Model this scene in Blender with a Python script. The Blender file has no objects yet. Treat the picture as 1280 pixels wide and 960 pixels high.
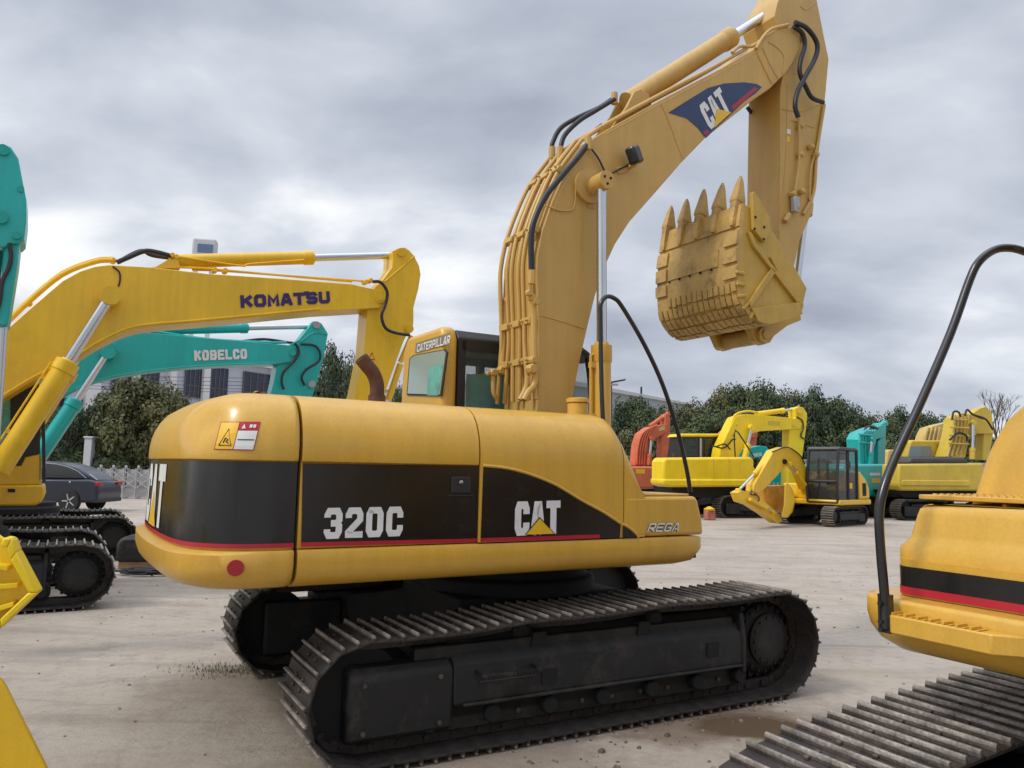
import bpy, math, random
from math import sin, cos, radians as R, pi, sqrt, atan2
from mathutils import Vector, Matrix
rnd = random.Random(7)
S = bpy.context.scene
COL = S.collection

# ------------------------------------------------------------------ camera
CAM_H, PITCH, ROLL, FPX = 1.82, R(6.3), 0.02, 960.0
cd = bpy.data.cameras.new('camera'); cam = bpy.data.objects.new('camera', cd); COL.objects.link(cam)
cd.sensor_width = 36; cd.lens = 27; cd.clip_start = .05; cd.clip_end = 3000
Rv = Vector((1, 0, 0)); Fv = Vector((0, cos(PITCH), sin(PITCH))); Uv = Vector((0, -sin(PITCH), cos(PITCH)))
cr, sr = cos(ROLL), sin(ROLL)
cx_, cy_ = Rv*cr + Uv*sr, -Rv*sr + Uv*cr
m = Matrix((cx_, cy_, -Fv)).transposed().to_4x4(); m.translation = (0, 0, CAM_H)
cam.matrix_world = m
S.camera = cam

def ray(px, py):
    dx, dy = (px-640)/FPX, (py-480)/FPX
    X = dx*cr + dy*sr; U = -(-dx*sr + dy*cr)
    return Vector((X, cos(PITCH)-U*sin(PITCH), sin(PITCH)+U*cos(PITCH)))
def gnd(px, py, z=0):
    r = ray(px, py); t = (z-CAM_H)/r.z
    return (r.x*t, r.y*t)
def at_depth(px, py, Y):
    r = ray(px, py); t = Y/r.y
    return Vector((r.x*t, Y, CAM_H+r.z*t))
class Frame:
    """a machine's own axes: x forward, y to its left; turns photo measurements into metres on its planes"""
    def __init__(s, x, y, yaw): s.x, s.y, s.yaw = x, y, R(yaw)
    def _l(s, v):
        c, n = cos(s.yaw), sin(s.yaw); return (c*v[0]+n*v[1], -n*v[0]+c*v[1])
    def Y(s, px, py, yl):
        r = ray(px, py); o = s._l((-s.x, -s.y)); d = s._l((r.x, r.y)); t = (yl-o[1])/d[1]
        return (o[0]+t*d[0], CAM_H+t*r.z)
    def X(s, px, py, xl):
        r = ray(px, py); o = s._l((-s.x, -s.y)); d = s._l((r.x, r.y)); t = (xl-o[0])/d[0]
        return (o[1]+t*d[1], CAM_H+t*r.z)
    def poly(s, pts, yl): return [s.Y(a, b, yl) for a, b in pts]
    def p3(s, px, py, yl):
        a = s.Y(px, py, yl); return Vector((a[0], yl, a[1]))
    def L(s, x, y): return Vector(s._l((x-s.x, y-s.y)) + (0,))

# ------------------------------------------------------------------ mesh builder
def sm(pts, n=6):
    """smooth curve through points"""
    pts = [Vector(p) for p in pts]; out = []
    P = [pts[0]*2-pts[1]] + pts + [pts[-1]*2-pts[-2]]
    for i in range(1, len(P)-2):
        a, b, c, d = P[i-1:i+3]
        for k in range(n):
            t = k/n
            out.append(.5*((2*b)+(c-a)*t+(2*a-5*b+4*c-d)*t*t+(3*b-a-3*c+d)*t**3))
    out.append(pts[-1]); return out
class MB:
    def __init__(s): s.v = []; s.f = []; s.m = []; s.slot = 0
    def add(s, vs, fs):
        o = len(s.v); s.v += [tuple(v) for v in vs]
        for f in fs: s.f.append([o+i for i in f]); s.m.append(s.slot)
        return s
    def prism(s, poly, y0, y1, ax='y'):
        """poly in (x,z) extruded along y, or (y,z) along x, or (x,y) along z"""
        n = len(poly)
        A = sum(poly[i][0]*poly[(i+1) % n][1]-poly[(i+1) % n][0]*poly[i][1] for i in range(n))
        if A < 0: poly = poly[::-1]
        f = {'y': lambda a, b, c: (a, c, b), 'x': lambda a, b, c: (c, a, b), 'z': lambda a, b, c: (a, b, c)}[ax]
        vs = [f(a, b, y0) for a, b in poly]+[f(a, b, y1) for a, b in poly]
        fs = [list(range(n))[::-1], list(range(n, 2*n))]+[[i, (i+1) % n, n+(i+1) % n, n+i] for i in range(n)]
        if ax == 'y': fs = [q[::-1] for q in fs]
        return s.add(vs, fs)
    def box(s, x0, x1, y0, y1, z0, z1):
        return s.prism([(x0, z0), (x1, z0), (x1, z1), (x0, z1)], min(y0, y1), max(y0, y1))
    def obox(s, c, sx, sy, sz, M=None):
        vs = []
        for a in (-.5, .5):
            for b in (-.5, .5):
                for d in (-.5, .5):
                    v = Vector((a*sx, b*sy, d*sz)); v = (M @ v if M else v)+Vector(c); vs.append(v)
        return s.add(vs, [(0, 1, 3, 2), (4, 6, 7, 5), (0, 4, 5, 1), (2, 3, 7, 6), (0, 2, 6, 4), (1, 5, 7, 3)])
    def tube(s, pts, r, seg=10, cap=True):
        pts = [Vector(p) for p in pts]; n = len(pts)
        if not isinstance(r, (list, tuple)): r = [r]*n
        t0 = (pts[1]-pts[0]).normalized()
        u = t0.orthogonal().normalized(); vs = []
        for i, p in enumerate(pts):
            t = ((pts[min(i+1, n-1)]-pts[max(i-1, 0)])).normalized()
            u = (u-t*u.dot(t)).normalized(); w = t.cross(u)
            for k in range(seg):
                a = 2*pi*k/seg; vs.append(p+(u*cos(a)+w*sin(a))*r[i])
        fs = [[i*seg+k, i*seg+(k+1) % seg, (i+1)*seg+(k+1) % seg, (i+1)*seg+k] for i in range(n-1) for k in range(seg)]
        if cap: fs += [list(range(seg))[::-1], [(n-1)*seg+k for k in range(seg)]]
        return s.add(vs, fs)
    def cyl(s, a, b, r, seg=24): return s.tube([a, b], r, seg)
    def lathe(s, prof, c, ax='y', seg=32):
        """prof: list of (radius, offset along axis) round point c"""
        vs = []
        for r, h in prof:
            for k in range(seg):
                a = 2*pi*k/seg
                vs.append(Vector(c)+Vector({'y': (r*cos(a), h, r*sin(a)), 'z': (r*cos(a), r*sin(a), h), 'x': (h, r*cos(a), r*sin(a))}[ax]))
        n = len(prof)
        fs = [[i*seg+k, i*seg+(k+1) % seg, (i+1)*seg+(k+1) % seg, (i+1)*seg+k] for i in range(n-1) for k in range(seg)]
        fs += [list(range(seg))[::-1], [(n-1)*seg+k for k in range(seg)]]
        return s.add(vs, fs)
    def grid(s, rows, close=False):
        """rows of points -> quads"""
        n = len(rows[0]); vs = [p for r in rows for p in r]
        fs = [[i*n+k, i*n+k+1, (i+1)*n+k+1, (i+1)*n+k] for i in range(len(rows)-1) for k in range(n-1)]
        return s.add(vs, fs)
    def build(s, name, mat, parent=None, bev=0, smooth=35, rotz=0, seg=2, solid=0, sub=0, loc=None, recalc=True):
        me = bpy.data.meshes.new(name); me.from_pydata(s.v, [], s.f)
        mats = mat if isinstance(mat, (list, tuple)) else [mat]
        for q in mats: me.materials.append(q)
        if len(mats) > 1: me.polygons.foreach_set('material_index', s.m)
        if recalc:
            import bmesh
            b = bmesh.new(); b.from_mesh(me); bmesh.ops.recalc_face_normals(b, faces=b.faces); b.to_mesh(me); b.free()
        if smooth:
            me.shade_smooth(); me.set_sharp_from_angle(angle=R(smooth))
        me.update()
        o = bpy.data.objects.new(name, me); COL.objects.link(o)
        if parent: o.parent = parent
        if rotz: o.rotation_euler.z = rotz
        if loc is not None: o.location = loc
        if solid:
            d = o.modifiers.new('s', 'SOLIDIFY'); d.thickness = solid; d.offset = -1
        if bev:
            d = o.modifiers.new('b', 'BEVEL'); d.width = bev; d.segments = seg; d.limit_method = 'ANGLE'; d.angle_limit = R(40)
        return o
def build_each(mb, name, mat_, parent=None, **k):
    """one object per separate piece of the builder"""
    par = list(range(len(mb.v)))
    def fd_(a):
        while par[a] != a: par[a] = par[par[a]]; a = par[a]
        return a
    for f in mb.f:
        for q in f[1:]: par[fd_(q)] = fd_(f[0])
    G_ = {}
    for f, s_ in zip(mb.f, mb.m): G_.setdefault(fd_(f[0]), []).append(f)
    out = []
    for fs in G_.values():
        ids = sorted({i for f in fs for i in f}); mp_ = {a: b for b, a in enumerate(ids)}
        c = MB(); c.add([mb.v[i] for i in ids], [[mp_[i] for i in f] for f in fs]); out.append(c.build(name, mat_, parent, **k))
    return out
def tag(o, label=None, cat=None, group=None, kind=None):
    if label: o['label'] = label
    if cat: o['category'] = cat
    if group: o['group'] = group
    if kind: o['kind'] = kind
    return o
def thing(name, label, cat, loc=(0, 0, 0), rz=0, group=None):
    o = bpy.data.objects.new(name, None); COL.objects.link(o); o.empty_display_size = .3
    o.location = loc; o.rotation_euler.z = rz
    return tag(o, label, cat, group)

# ------------------------------------------------------------------ materials
def mat(name, base, rough=.5, metal=0, var=.15, scale=3, dark=None, dirt=0, dirtcol=(.18, .15, .12), bump=0, bscale=60, coat=0, spec=.5, streak=False, alpha=1, fine=0):
    m = bpy.data.materials.new(name); m.use_nodes = True; N = m.node_tree.nodes; Lk = m.node_tree.links
    p = N['Principled BSDF']; p.inputs['Roughness'].default_value = rough; p.inputs['Metallic'].default_value = metal
    p.inputs['Specular IOR Level'].default_value = spec
    if coat: p.inputs['Coat Weight'].default_value = coat; p.inputs['Coat Roughness'].default_value = .15
    tc = N.new('ShaderNodeTexCoord'); mp = N.new('ShaderNodeMapping'); Lk.new(tc.outputs['Object'], mp.inputs[0])
    if streak: mp.inputs['Scale'].default_value = (1, 1, .12)
    n = N.new('ShaderNodeTexNoise'); n.inputs['Scale'].default_value = scale; n.inputs['Detail'].default_value = 6; n.inputs['Roughness'].default_value = .6
    Lk.new(mp.outputs[0], n.inputs['Vector'])
    ramp = N.new('ShaderNodeValToRGB'); e = ramp.color_ramp.elements
    b2 = dark or [c*(1-var*1.4) for c in base]
    e[0].position = .3; e[0].color = (*b2, 1); e[1].position = .68; e[1].color = (*[min(1, c*(1+var*.5)) for c in base], 1)
    Lk.new(n.outputs['Fac'], ramp.inputs[0]); out = ramp.outputs[0]
    if dirt:
        n2 = N.new('ShaderNodeTexNoise'); n2.inputs['Scale'].default_value = scale*1.9; n2.inputs['Detail'].default_value = 10; n2.inputs['Roughness'].default_value = .72
        mp2 = N.new('ShaderNodeMapping'); mp2.inputs['Location'].default_value = (3.1, 7.7, 1.2); Lk.new(tc.outputs['Object'], mp2.inputs[0]); Lk.new(mp2.outputs[0], n2.inputs['Vector'])
        r2 = N.new('ShaderNodeMapRange'); r2.inputs[1].default_value = .52; r2.inputs[2].default_value = .74; r2.inputs[4].default_value = dirt
        Lk.new(n2.outputs['Fac'], r2.inputs[0])
        mx = N.new('ShaderNodeMix'); mx.data_type = 'RGBA'; mx.inputs[7].default_value = (*dirtcol, 1)
        Lk.new(r2.outputs[0], mx.inputs[0]); Lk.new(out, mx.inputs[6]); out = mx.outputs[2]
        rr = N.new('ShaderNodeMapRange'); rr.inputs[3].default_value = rough; rr.inputs[4].default_value = min(1, rough+.35); Lk.new(r2.outputs[0], rr.inputs[0]); Lk.new(rr.outputs[0], p.inputs['Roughness'])
    if fine:
        mp5 = N.new('ShaderNodeMapping'); mp5.inputs['Scale'].default_value = (9, 9, .7); Lk.new(tc.outputs['Object'], mp5.inputs[0])
        n5 = N.new('ShaderNodeTexNoise'); n5.inputs['Scale'].default_value = 1.6; n5.inputs['Detail'].default_value = 5; Lk.new(mp5.outputs[0], n5.inputs['Vector'])
        r5 = N.new('ShaderNodeMapRange'); r5.inputs[1].default_value = .35; r5.inputs[2].default_value = .68; r5.inputs[3].default_value = 1.03; r5.inputs[4].default_value = .94
        Lk.new(n5.outputs['Fac'], r5.inputs[0]); h5 = N.new('ShaderNodeHueSaturation'); Lk.new(r5.outputs[0], h5.inputs['Value']); Lk.new(out, h5.inputs['Color']); out = h5.outputs[0]
        n4 = N.new('ShaderNodeTexNoise'); n4.inputs['Scale'].default_value = 70; n4.inputs['Detail'].default_value = 4; Lk.new(tc.outputs['Object'], n4.inputs['Vector'])
        r4 = N.new('ShaderNodeMapRange'); r4.inputs[1].default_value = .3; r4.inputs[2].default_value = .7; r4.inputs[3].default_value = 1-fine; r4.inputs[4].default_value = 1+fine
        Lk.new(n4.outputs['Fac'], r4.inputs[0])
        h4 = N.new('ShaderNodeHueSaturation'); Lk.new(r4.outputs[0], h4.inputs['Value']); Lk.new(out, h4.inputs['Color']); out = h4.outputs[0]
    Lk.new(out, p.inputs['Base Color'])
    if bump:
        n3 = N.new('ShaderNodeTexNoise'); n3.inputs['Scale'].default_value = bscale; n3.inputs['Detail'].default_value = 5; Lk.new(tc.outputs['Object'], n3.inputs['Vector'])
        b = N.new('ShaderNodeBump'); b.inputs['Strength'].default_value = bump; b.inputs['Distance'].default_value = .02
        Lk.new(n3.outputs['Fac'], b.inputs['Height']); Lk.new(b.outputs[0], p.inputs['Normal'])
    if alpha < 1: p.inputs['Alpha'].default_value = alpha
    return m
def glassmat(name, tint, alpha=.55, rough=.04):
    m = bpy.data.materials.new(name); m.use_nodes = True; N = m.node_tree.nodes; Lk = m.node_tree.links
    p = N['Principled BSDF']; p.inputs['Base Color'].default_value = (*tint, 1); p.inputs['Roughness'].default_value = rough; p.inputs['Alpha'].default_value = alpha
    p.inputs['Specular IOR Level'].default_value = .8
    return m
M = {}
YD = (.23, .15, .07)
M['cat'] = mat('cat_yellow', (.64, .365, .045), .36, var=.06, scale=1.1, dirt=.25, dirtcol=(.50, .31, .09), coat=.25, bump=.06, bscale=7, fine=.05)
M['catboom'] = mat('boom_yellow', (.54, .335, .085), .45, var=.09, scale=1.1, dirt=.35, dirtcol=(.38, .25, .11), bump=.06, bscale=14, fine=.04)
M['bucket'] = mat('bucket_yellow', (.55, .36, .11), .6, var=.2, scale=2.5, dirt=.85, dirtcol=(.10, .078, .055), bump=.3, bscale=18, fine=.12)
M['bucketside'] = mat('bucket_side_yellow', (.52, .33, .05), .45, var=.12, scale=3, dirt=.25, dirtcol=(.34, .2, .05), bump=.1, bscale=12, fine=.05)
M['kom'] = mat('bright_yellow', (.80, .48, .010), .38, var=.08, scale=1.5, dirt=.3, dirtcol=(.45, .28, .03), bump=.05, bscale=10, coat=.2, fine=.03)
M['lemon'] = mat('lemon_yellow', (.85, .60, .010), .4, var=.08, scale=1.5, dirt=.3, dirtcol=(.55, .38, .03), fine=.03)
M['mustard'] = mat('mustard_yellow', (.62, .44, .05), .45, var=.12, scale=1.3, dirt=.4, dirtcol=(.4, .3, .08), fine=.04)
M['cream'] = mat('faded_yellow', (.58, .42, .13), .55, var=.15, scale=1.5, dirt=.4, dirtcol=(.35, .26, .12))
M['teal'] = mat('teal_paint', (.004, .40, .37), .36, var=.08, scale=1.4, dirt=.2, dirtcol=(.03, .25, .2), coat=.2, fine=.03)
M['red'] = mat('faded_red', (.62, .14, .055), .5, var=.18, scale=2, dirt=.4, dirtcol=(.35, .1, .06))
M['black'] = mat('black_panel', (.010, .010, .011), .24, var=.4, scale=2.5, dirt=.3, dirtcol=(.03, .027, .024), coat=.12, streak=True, bump=.04, bscale=6)
M['frame'] = mat('black_frame', (.012, .012, .012), .6, var=.4, scale=2.2, dirt=.85, dirtcol=(.075, .060, .046), bump=.15, bscale=30, fine=.1)
M['dark'] = mat('dark_steel', (.010, .010, .010), .8, var=.3, scale=4, dirt=.3, dirtcol=(.03, .026, .022))
M['shoe'] = mat('track_steel', (.10, .077, .062), .6, metal=.2, var=.45, scale=5, dirt=.75, dirtcol=(.17, .145, .12), bump=.4, bscale=45, fine=.2)
M['worn'] = mat('worn_grouser_edge', (.34, .30, .26), .5, metal=.45, var=.4, scale=8, dirt=.6, dirtcol=(.09, .06, .045), bump=.3, bscale=50, fine=.2)
M['shoedark'] = mat('dark_track_steel', (.050, .040, .034), .65, metal=.2, var=.4, scale=5, dirt=.6, dirtcol=(.12, .1, .085), bump=.3, bscale=45, fine=.2)
M['redp'] = mat('red_stripe', (.42, .012, .03), .4, var=.1)
M['white'] = mat('white_decal', (.72, .72, .70), .45, var=.08, scale=8, dirt=.3, dirtcol=(.5, .48, .42))
M['navy'] = mat('navy_decal', (.018, .04, .12), .4, var=.15)
M['komnavy'] = mat('indigo_letters', (.03, .012, .12), .4, var=.1)
M['decalyel'] = mat('yellow_decal', (.78, .46, .02), .4, var=.05)
M['chrome'] = mat('chrome_rod', (.62, .63, .66), .22, metal=1, var=.06)
M['rubber'] = mat('rubber_hose', (.014, .015, .02), .45, var=.25, scale=8)
M['rail'] = mat('black_handrail', (.010, .011, .013), .32, var=.2, coat=.3)
M['rust'] = mat('rusted_pipe', (.10, .042, .028), .75, var=.4, scale=9, bump=.3)
M['glass'] = glassmat('cab_glass', (.08, .14, .13), .25)
M['film'] = mat('green_film', (.12, .42, .35), .3, var=.35, scale=4, dirt=.5, dirtcol=(.3, .55, .5))
M['dkglass'] = glassmat('dark_glass', (.05, .06, .06), .45)
M['seal'] = mat('window_seal', (.02, .02, .02), .5)
M['conc'] = mat('pale_concrete', (.42, .40, .37), .8, var=.15, scale=1, dirt=.4, dirtcol=(.3, .28, .25))
M['wallw'] = mat('white_wall_cladding', (.52, .52, .53), .7, var=.08, scale=.3)
M['wallg'] = mat('grey_wall_cladding', (.33, .37, .38), .7, var=.1, scale=.3)
M['winb'] = mat('office_window_glass', (.03, .035, .06), .15, var=.3, scale=.5)
M['bark'] = mat('bark', (.09, .07, .05), .9, var=.3, scale=6, bump=.5)
M['car'] = mat('dark_blue_car_paint', (.008, .011, .026), .25, var=.1, coat=.3)
M['lampred'] = mat('red_lamp_lens', (.35, .01, .02), .2)
M['galv'] = mat('galvanised_rail', (.42, .41, .41), .5, metal=.3, var=.15, scale=3)
M['wood'] = mat('pale_wood', (.35, .22, .12), .8, var=.3, scale=8)
M['pink'] = mat('pink_box', (.45, .16, .12), .8, var=.2, scale=5)
M['wheel'] = mat('alloy_wheel', (.5, .5, .52), .3, metal=.8)
M['tyre'] = mat('tyre', (.02, .02, .02), .8)
M['blue'] = mat('blue_panel', (.12, .17, .28), .3)

# ------------------------------------------------------------------ block lettering
def glyph(ch, t):
    a, b, c = t/2, 1-t/2, .2+t*.25
    X = lambda u: u
    lo, hi = 0, 1
    q = .16
    D = {
     'C': [[(1, .66), (1, 1-q), (1-q, 1), (q, 1), (0, 1-q), (0, q), (q, 0), (1-q, 0), (1, q), (1, .34)]],
     'O': [[(q, 1), (0, 1-q), (0, q), (q, 0), (1-q, 0), (1, q), (1, 1-q), (1-q, 1), (q, 1), (.05, 1-q+.05)]],
     'T': [[(0, 1), (1, 1)], [(.5, .9), (.5, 0)]],
     'A': [[(0, 0), (.36, 1.0), (.64, 1.0), (1, 0)], [(.42, .24), (.58, .24)]],
     '3': [[(0, .74), (0, 1-q), (q, 1), (1-q, 1), (1, 1-q), (1, .62), (.8, .5), (1, .4), (1, q), (1-q, 0), (q, 0), (0, q), (0, .26)], [(.3, .5), (.75, .5)]],
     '2': [[(0, .7), (0, 1-q), (q, 1), (1-q, 1), (1, 1-q), (1, .62), (0, .1), (0, 0), (1, 0)]],
     'R': [[(0, 0), (0, 1), (1-q, 1), (1, 1-q), (1, .58), (1-q, .42), (.25, .42)], [(.5, .36), (.96, .04)]],
     'E': [[(1, 1), (0, 1), (0, 0), (1, 0)], [(.25, .5), (.8, .5)]],
     'G': [[(1, .74), (1, 1-q), (1-q, 1), (q, 1), (0, 1-q), (0, q), (q, 0), (1-q, 0), (1, q), (1, .45), (.55, .45)]],
     'K': [[(0, 0), (0, 1)], [(.92, .94), (.2, .5)], [(.4, .6), (.94, .06)]],
     'M': [[(0, 0), (0, 1), (.5, .3), (1, 1), (1, 0)]],
     'S': [[(1, .76), (1, 1-q), (1-q, 1), (q, 1), (0, 1-q), (0, .6), (q, .5), (1-q, .5), (1, .4), (1, q), (1-q, 0), (q, 0), (0, q), (0, .24)]],
     'U': [[(0, 1), (0, q), (q, 0), (1-q, 0), (1, q), (1, 1)]],
     'B': [[(0, .5), (0, 1), (1-q, 1), (1, 1-q), (1, .62), (1-q, .5), (1, .38), (1, q), (1-q, 0), (0, 0), (0, .52)], [(.25, .5), (.7, .5)]],
     'L': [[(0, 1), (0, 0), (1, 0)]],
     'P': [[(0, 0), (0, 1), (1-q, 1), (1, 1-q), (1, .58), (1-q, .42), (.25, .42)]],
     'I': [[(.5, 0), (.5, 1)]],
    }
    D['0'] = D['O']
    return D[ch]
def lettering(mb, text, fn, W, H, stroke=.2, gap=.12, narrow=('I',), sub=1):
    """text filling a W x H rectangle; fn(u, v, lift) gives the point; stroke is a share of H"""
    t = stroke*H; ws = [(.35 if c in narrow else 1) if c != ' ' else .5 for c in text]
    g = gap
    cw = W/(sum(ws)+g*(len(text)-1)); x = 0
    for c, w in zip(text, ws):
        if c != ' ':
            lift = 0
            for path in glyph(c, stroke):
                ww = cw*w
                P = [Vector((x+t/2+p[0]*(ww-t) if c != 'I' else x+ww/2, t/2+p[1]*(H-t))) for p in path]
                lift += .0006
                if c in 'TAEKMLPIUR' or (c == '2'):
                    if c != '2': P[0] = P[0]+(P[0]-P[1]).normalized()*t/2
                    P[-1] = P[-1]+(P[-1]-P[-2]).normalized()*t/2
                n = len(P); Ls = []; Rs = []
                for i in range(n):
                    d0 = (P[i]-P[i-1]).normalized() if i else (P[1]-P[0]).normalized()
                    d1 = (P[i+1]-P[i]).normalized() if i < n-1 else d0
                    tt = (d0+d1); tt = tt.normalized() if tt.length > 1e-6 else d0
                    nn = Vector((-tt.y, tt.x)); k = 1/max(.8, nn.dot(Vector((-d0.y, d0.x))))
                    Ls.append(P[i]+nn*t/2*k); Rs.append(P[i]-nn*t/2*k)
                for i in range(n-1):
                    for s_ in range(sub):
                        f0, f1 = s_/sub, (s_+1)/sub
                        q = [Ls[i].lerp(Ls[i+1], f0), Rs[i].lerp(Rs[i+1], f0), Rs[i].lerp(Rs[i+1], f1), Ls[i].lerp(Ls[i+1], f1)]
                        mb.add([fn(a.x, a.y, lift) for a in q], [(0, 1, 2, 3)])
        x += cw*(w+g)
def planefn(P0, P1, P2, nrm, W, H):
    """P0 bottom-left, P1 bottom-right, P2 top-left"""
    P0, P1, P2, nrm = map(Vector, (P0, P1, P2, nrm))
    return lambda u, v, l: P0+(P1-P0)*(u/W)+(P2-P0)*(v/H)+nrm*l
def text_on(F, text, bl, br, tl, yl, name, m_, parent, stroke=.2, gap=.12, sgn=-1, side='Y', proud=.004):
    """lettering read off the photo corners (pixels) onto the plane y=yl of frame F"""
    if side == 'Y': P = [F.p3(*q, yl+sgn*proud) for q in (bl, br, tl)]; nrm = (0, sgn, 0)
    else:
        P = []
        for q in (bl, br, tl):
            a = F.X(*q, yl+sgn*proud); P.append(Vector((yl+sgn*proud, a[0], a[1])))
        nrm = (sgn, 0, 0)
    W, H = (P[1]-P[0]).length, (P[2]-P[0]).length
    mb = MB(); lettering(mb, text, planefn(*P, nrm, W, H), W, H, stroke, gap)
    return mb.build(name, m_, parent, smooth=0, recalc=False)
def decal(F, pts, yl, name, m_, parent, proud=.003, th=.0015, sgn=-1, rotz=0):
    P = [F.Y(a, b, yl) for a, b in pts]
    return MB().prism(P, yl+sgn*(proud+th), yl+sgn*proud).build(name, m_, parent, smooth=0, rotz=rotz)

# ------------------------------------------------------------------ tracks
def loop_path(xi=-1.70, xs=1.72, r1=.40, r2=.43, top=.86, sag=.02, bottom=.045, cz=None, n=14, tops=None):
    """closed side outline of a crawler track (shoe centre line)"""
    P = []
    z1 = bottom+r1; z2 = bottom+r2
    for k in range(n+1):
        a = -pi/2-pi*k/n; P.append((xi+r1*cos(a), z1+r1*sin(a)))
    zt1, zt2 = z1+r1, z2+r2
    if tops: P += tops
    else:
        for k in range(1, 24):
            t = k/24; z = zt1+(zt2-zt1)*t
            P.append((xi+(xs-xi)*t, z-sag*abs(sin(3*pi*t))+.012*sin(pi*t)))
    for k in range(n+1):
        a = pi/2-pi*k/n; P.append((xs+r2*cos(a), z2+r2*sin(a)))
    return P
def resample(P, pitch):
    P = [Vector(p) for p in P]; n = len(P); L = [0]
    for i in range(n): L.append(L[-1]+(P[(i+1) % n]-P[i]).length)
    tot = L[-1]; N_ = round(tot/pitch); out = []; j = 0
    for k in range(N_):
        s = tot*k/N_
        while L[j+1] < s: j += 1
        t = (s-L[j])/(L[j+1]-L[j]+1e-9); a, b = P[j], P[(j+1) % n]
        out.append(a.lerp(b, t))
    return out, tot/N_
def shoe_mb(pitch, w, g=2, hh=.034, bolts=True):
    mb = MB(); h = pitch/2; mb.slot = 2
    mb.prism([(-h*1.02, -.006), (h*.98, -.006), (h*1.0, .008), (-h*.96, .008)], -w/2, w/2)
    for k in range(g):
        x = (-h+.018)+(k)*(pitch/g)
        hk = hh
        mb.slot = 0
        mb.prism([(x-.011, .008), (x+.013, .008), (x+.0105, hk*.62), (x-.0085, hk*.62)], -w/2, w/2)
        mb.slot = 1
        mb.prism([(x-.0095, hk*.62), (x+.0115, hk*.62), (x+.009, hk), (x+.005, hk+.005), (x-.003, hk+.005), (x-.007, hk)], -w/2+.001, w/2-.001)
        mb.slot = 0
    if bolts:
        for x in (-h*.33, h*.33):
            for y in (-.08, .08): mb.lathe([(.013, .008), (.013, .02), (.009, .022)], (x+.008, y, 0), 'z', 6)
    return mb
def make_track(parent, path, yc, w, rotz=0, detail=2, pitch=.19, name='track_chain', mats=None, x0=0, F=None, mudcol=None):
    """belt of shoes along path; detail 2: each shoe its own sub-part; 1: one mesh"""
    pts, pit = resample(path, pitch); n = len(pts)
    mats = list(mats or [M['shoe'], M['worn']])+[M['shoedark']]
    # inner chain rails
    mb = MB()
    for side in (-.07, .07):
        ins = []
        for i in range(n):
            t = (pts[(i+1) % n]-pts[i-1]).normalized(); nr = Vector((-t.y, t.x))  # outward for this winding
            ins.append((pts[i], nr))
        for i in range(n):
            a, na = ins[i]; b, nb = ins[(i+1) % n]
            q = [a-na*.012, b-nb*.012, b-nb*.085, a-na*.085]
            mb.prism([(v.x, v.y) for v in q], yc+side-.018+(i % 2)*.004, yc+side+.018+(i % 2)*.004)
    if detail >= 1:
        for i in range(n):
            c = (ins[i][0]+ins[(i+1) % n][0])/2-ins[i][1]*.048
            mb.tube([(c.x, yc-.1, c.y), (c.x, yc+.1, c.y)], .022, 6)
    chain = mb.build(name, M['shoedark'], parent, rotz=rotz, smooth=0)
    proto = shoe_mb(pit*.985, w) if detail >= 2 else shoe_mb(pit*.985, w, bolts=False)
    if detail >= 2:
        first = None
        for i in range(n):
            a, b = pts[i], pts[(i+1) % n]; c = (a+b)/2; t = (b-a).normalized(); ang = atan2(t.y, t.x)
            # local x along travel, local z outward
            nr = Vector((-t.y, t.x))
            X = Vector((t.x, 0, t.y)); Z = Vector((nr.x, 0, nr.y)); Yv = Z.cross(X)
            mm = Matrix((X, Yv, Z)).transposed().to_4x4(); mm.translation = (c.x, yc+rnd.uniform(-.004, .004), c.y)
            if first is None:
                first = proto.build('shoe', mats, chain, bev=.002, smooth=30); o = first
            else:
                o = first.copy(); COL.objects.link(o); o.parent = chain
            jit = Matrix.Rotation(rnd.uniform(-.025, .025), 4, 'Y')
            o.matrix_local = mm @ jit
    else:
        mb = MB()
        for i in range(n):
            a, b = pts[i], pts[(i+1) % n]; c = (a+b)/2; t = (b-a).normalized(); nr = Vector((-t.y, t.x))
            X = Vector((t.x, 0, t.y)); Z = Vector((nr.x, 0, nr.y)); Yv = Z.cross(X)
            mm = Matrix((X, Yv, Z)).transposed()
            o0 = len(mb.v)
            for v in proto.v: mb.v.append(tuple(mm @ Vector(v)+Vector((c.x, yc, c.y))))
            for f, s_ in zip(proto.f, proto.m): mb.f.append([o0+q for q in f]); mb.m.append(s_)
        mb.build('track_shoes', mats, parent, rotz=rotz, smooth=0)
    return chain
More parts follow.
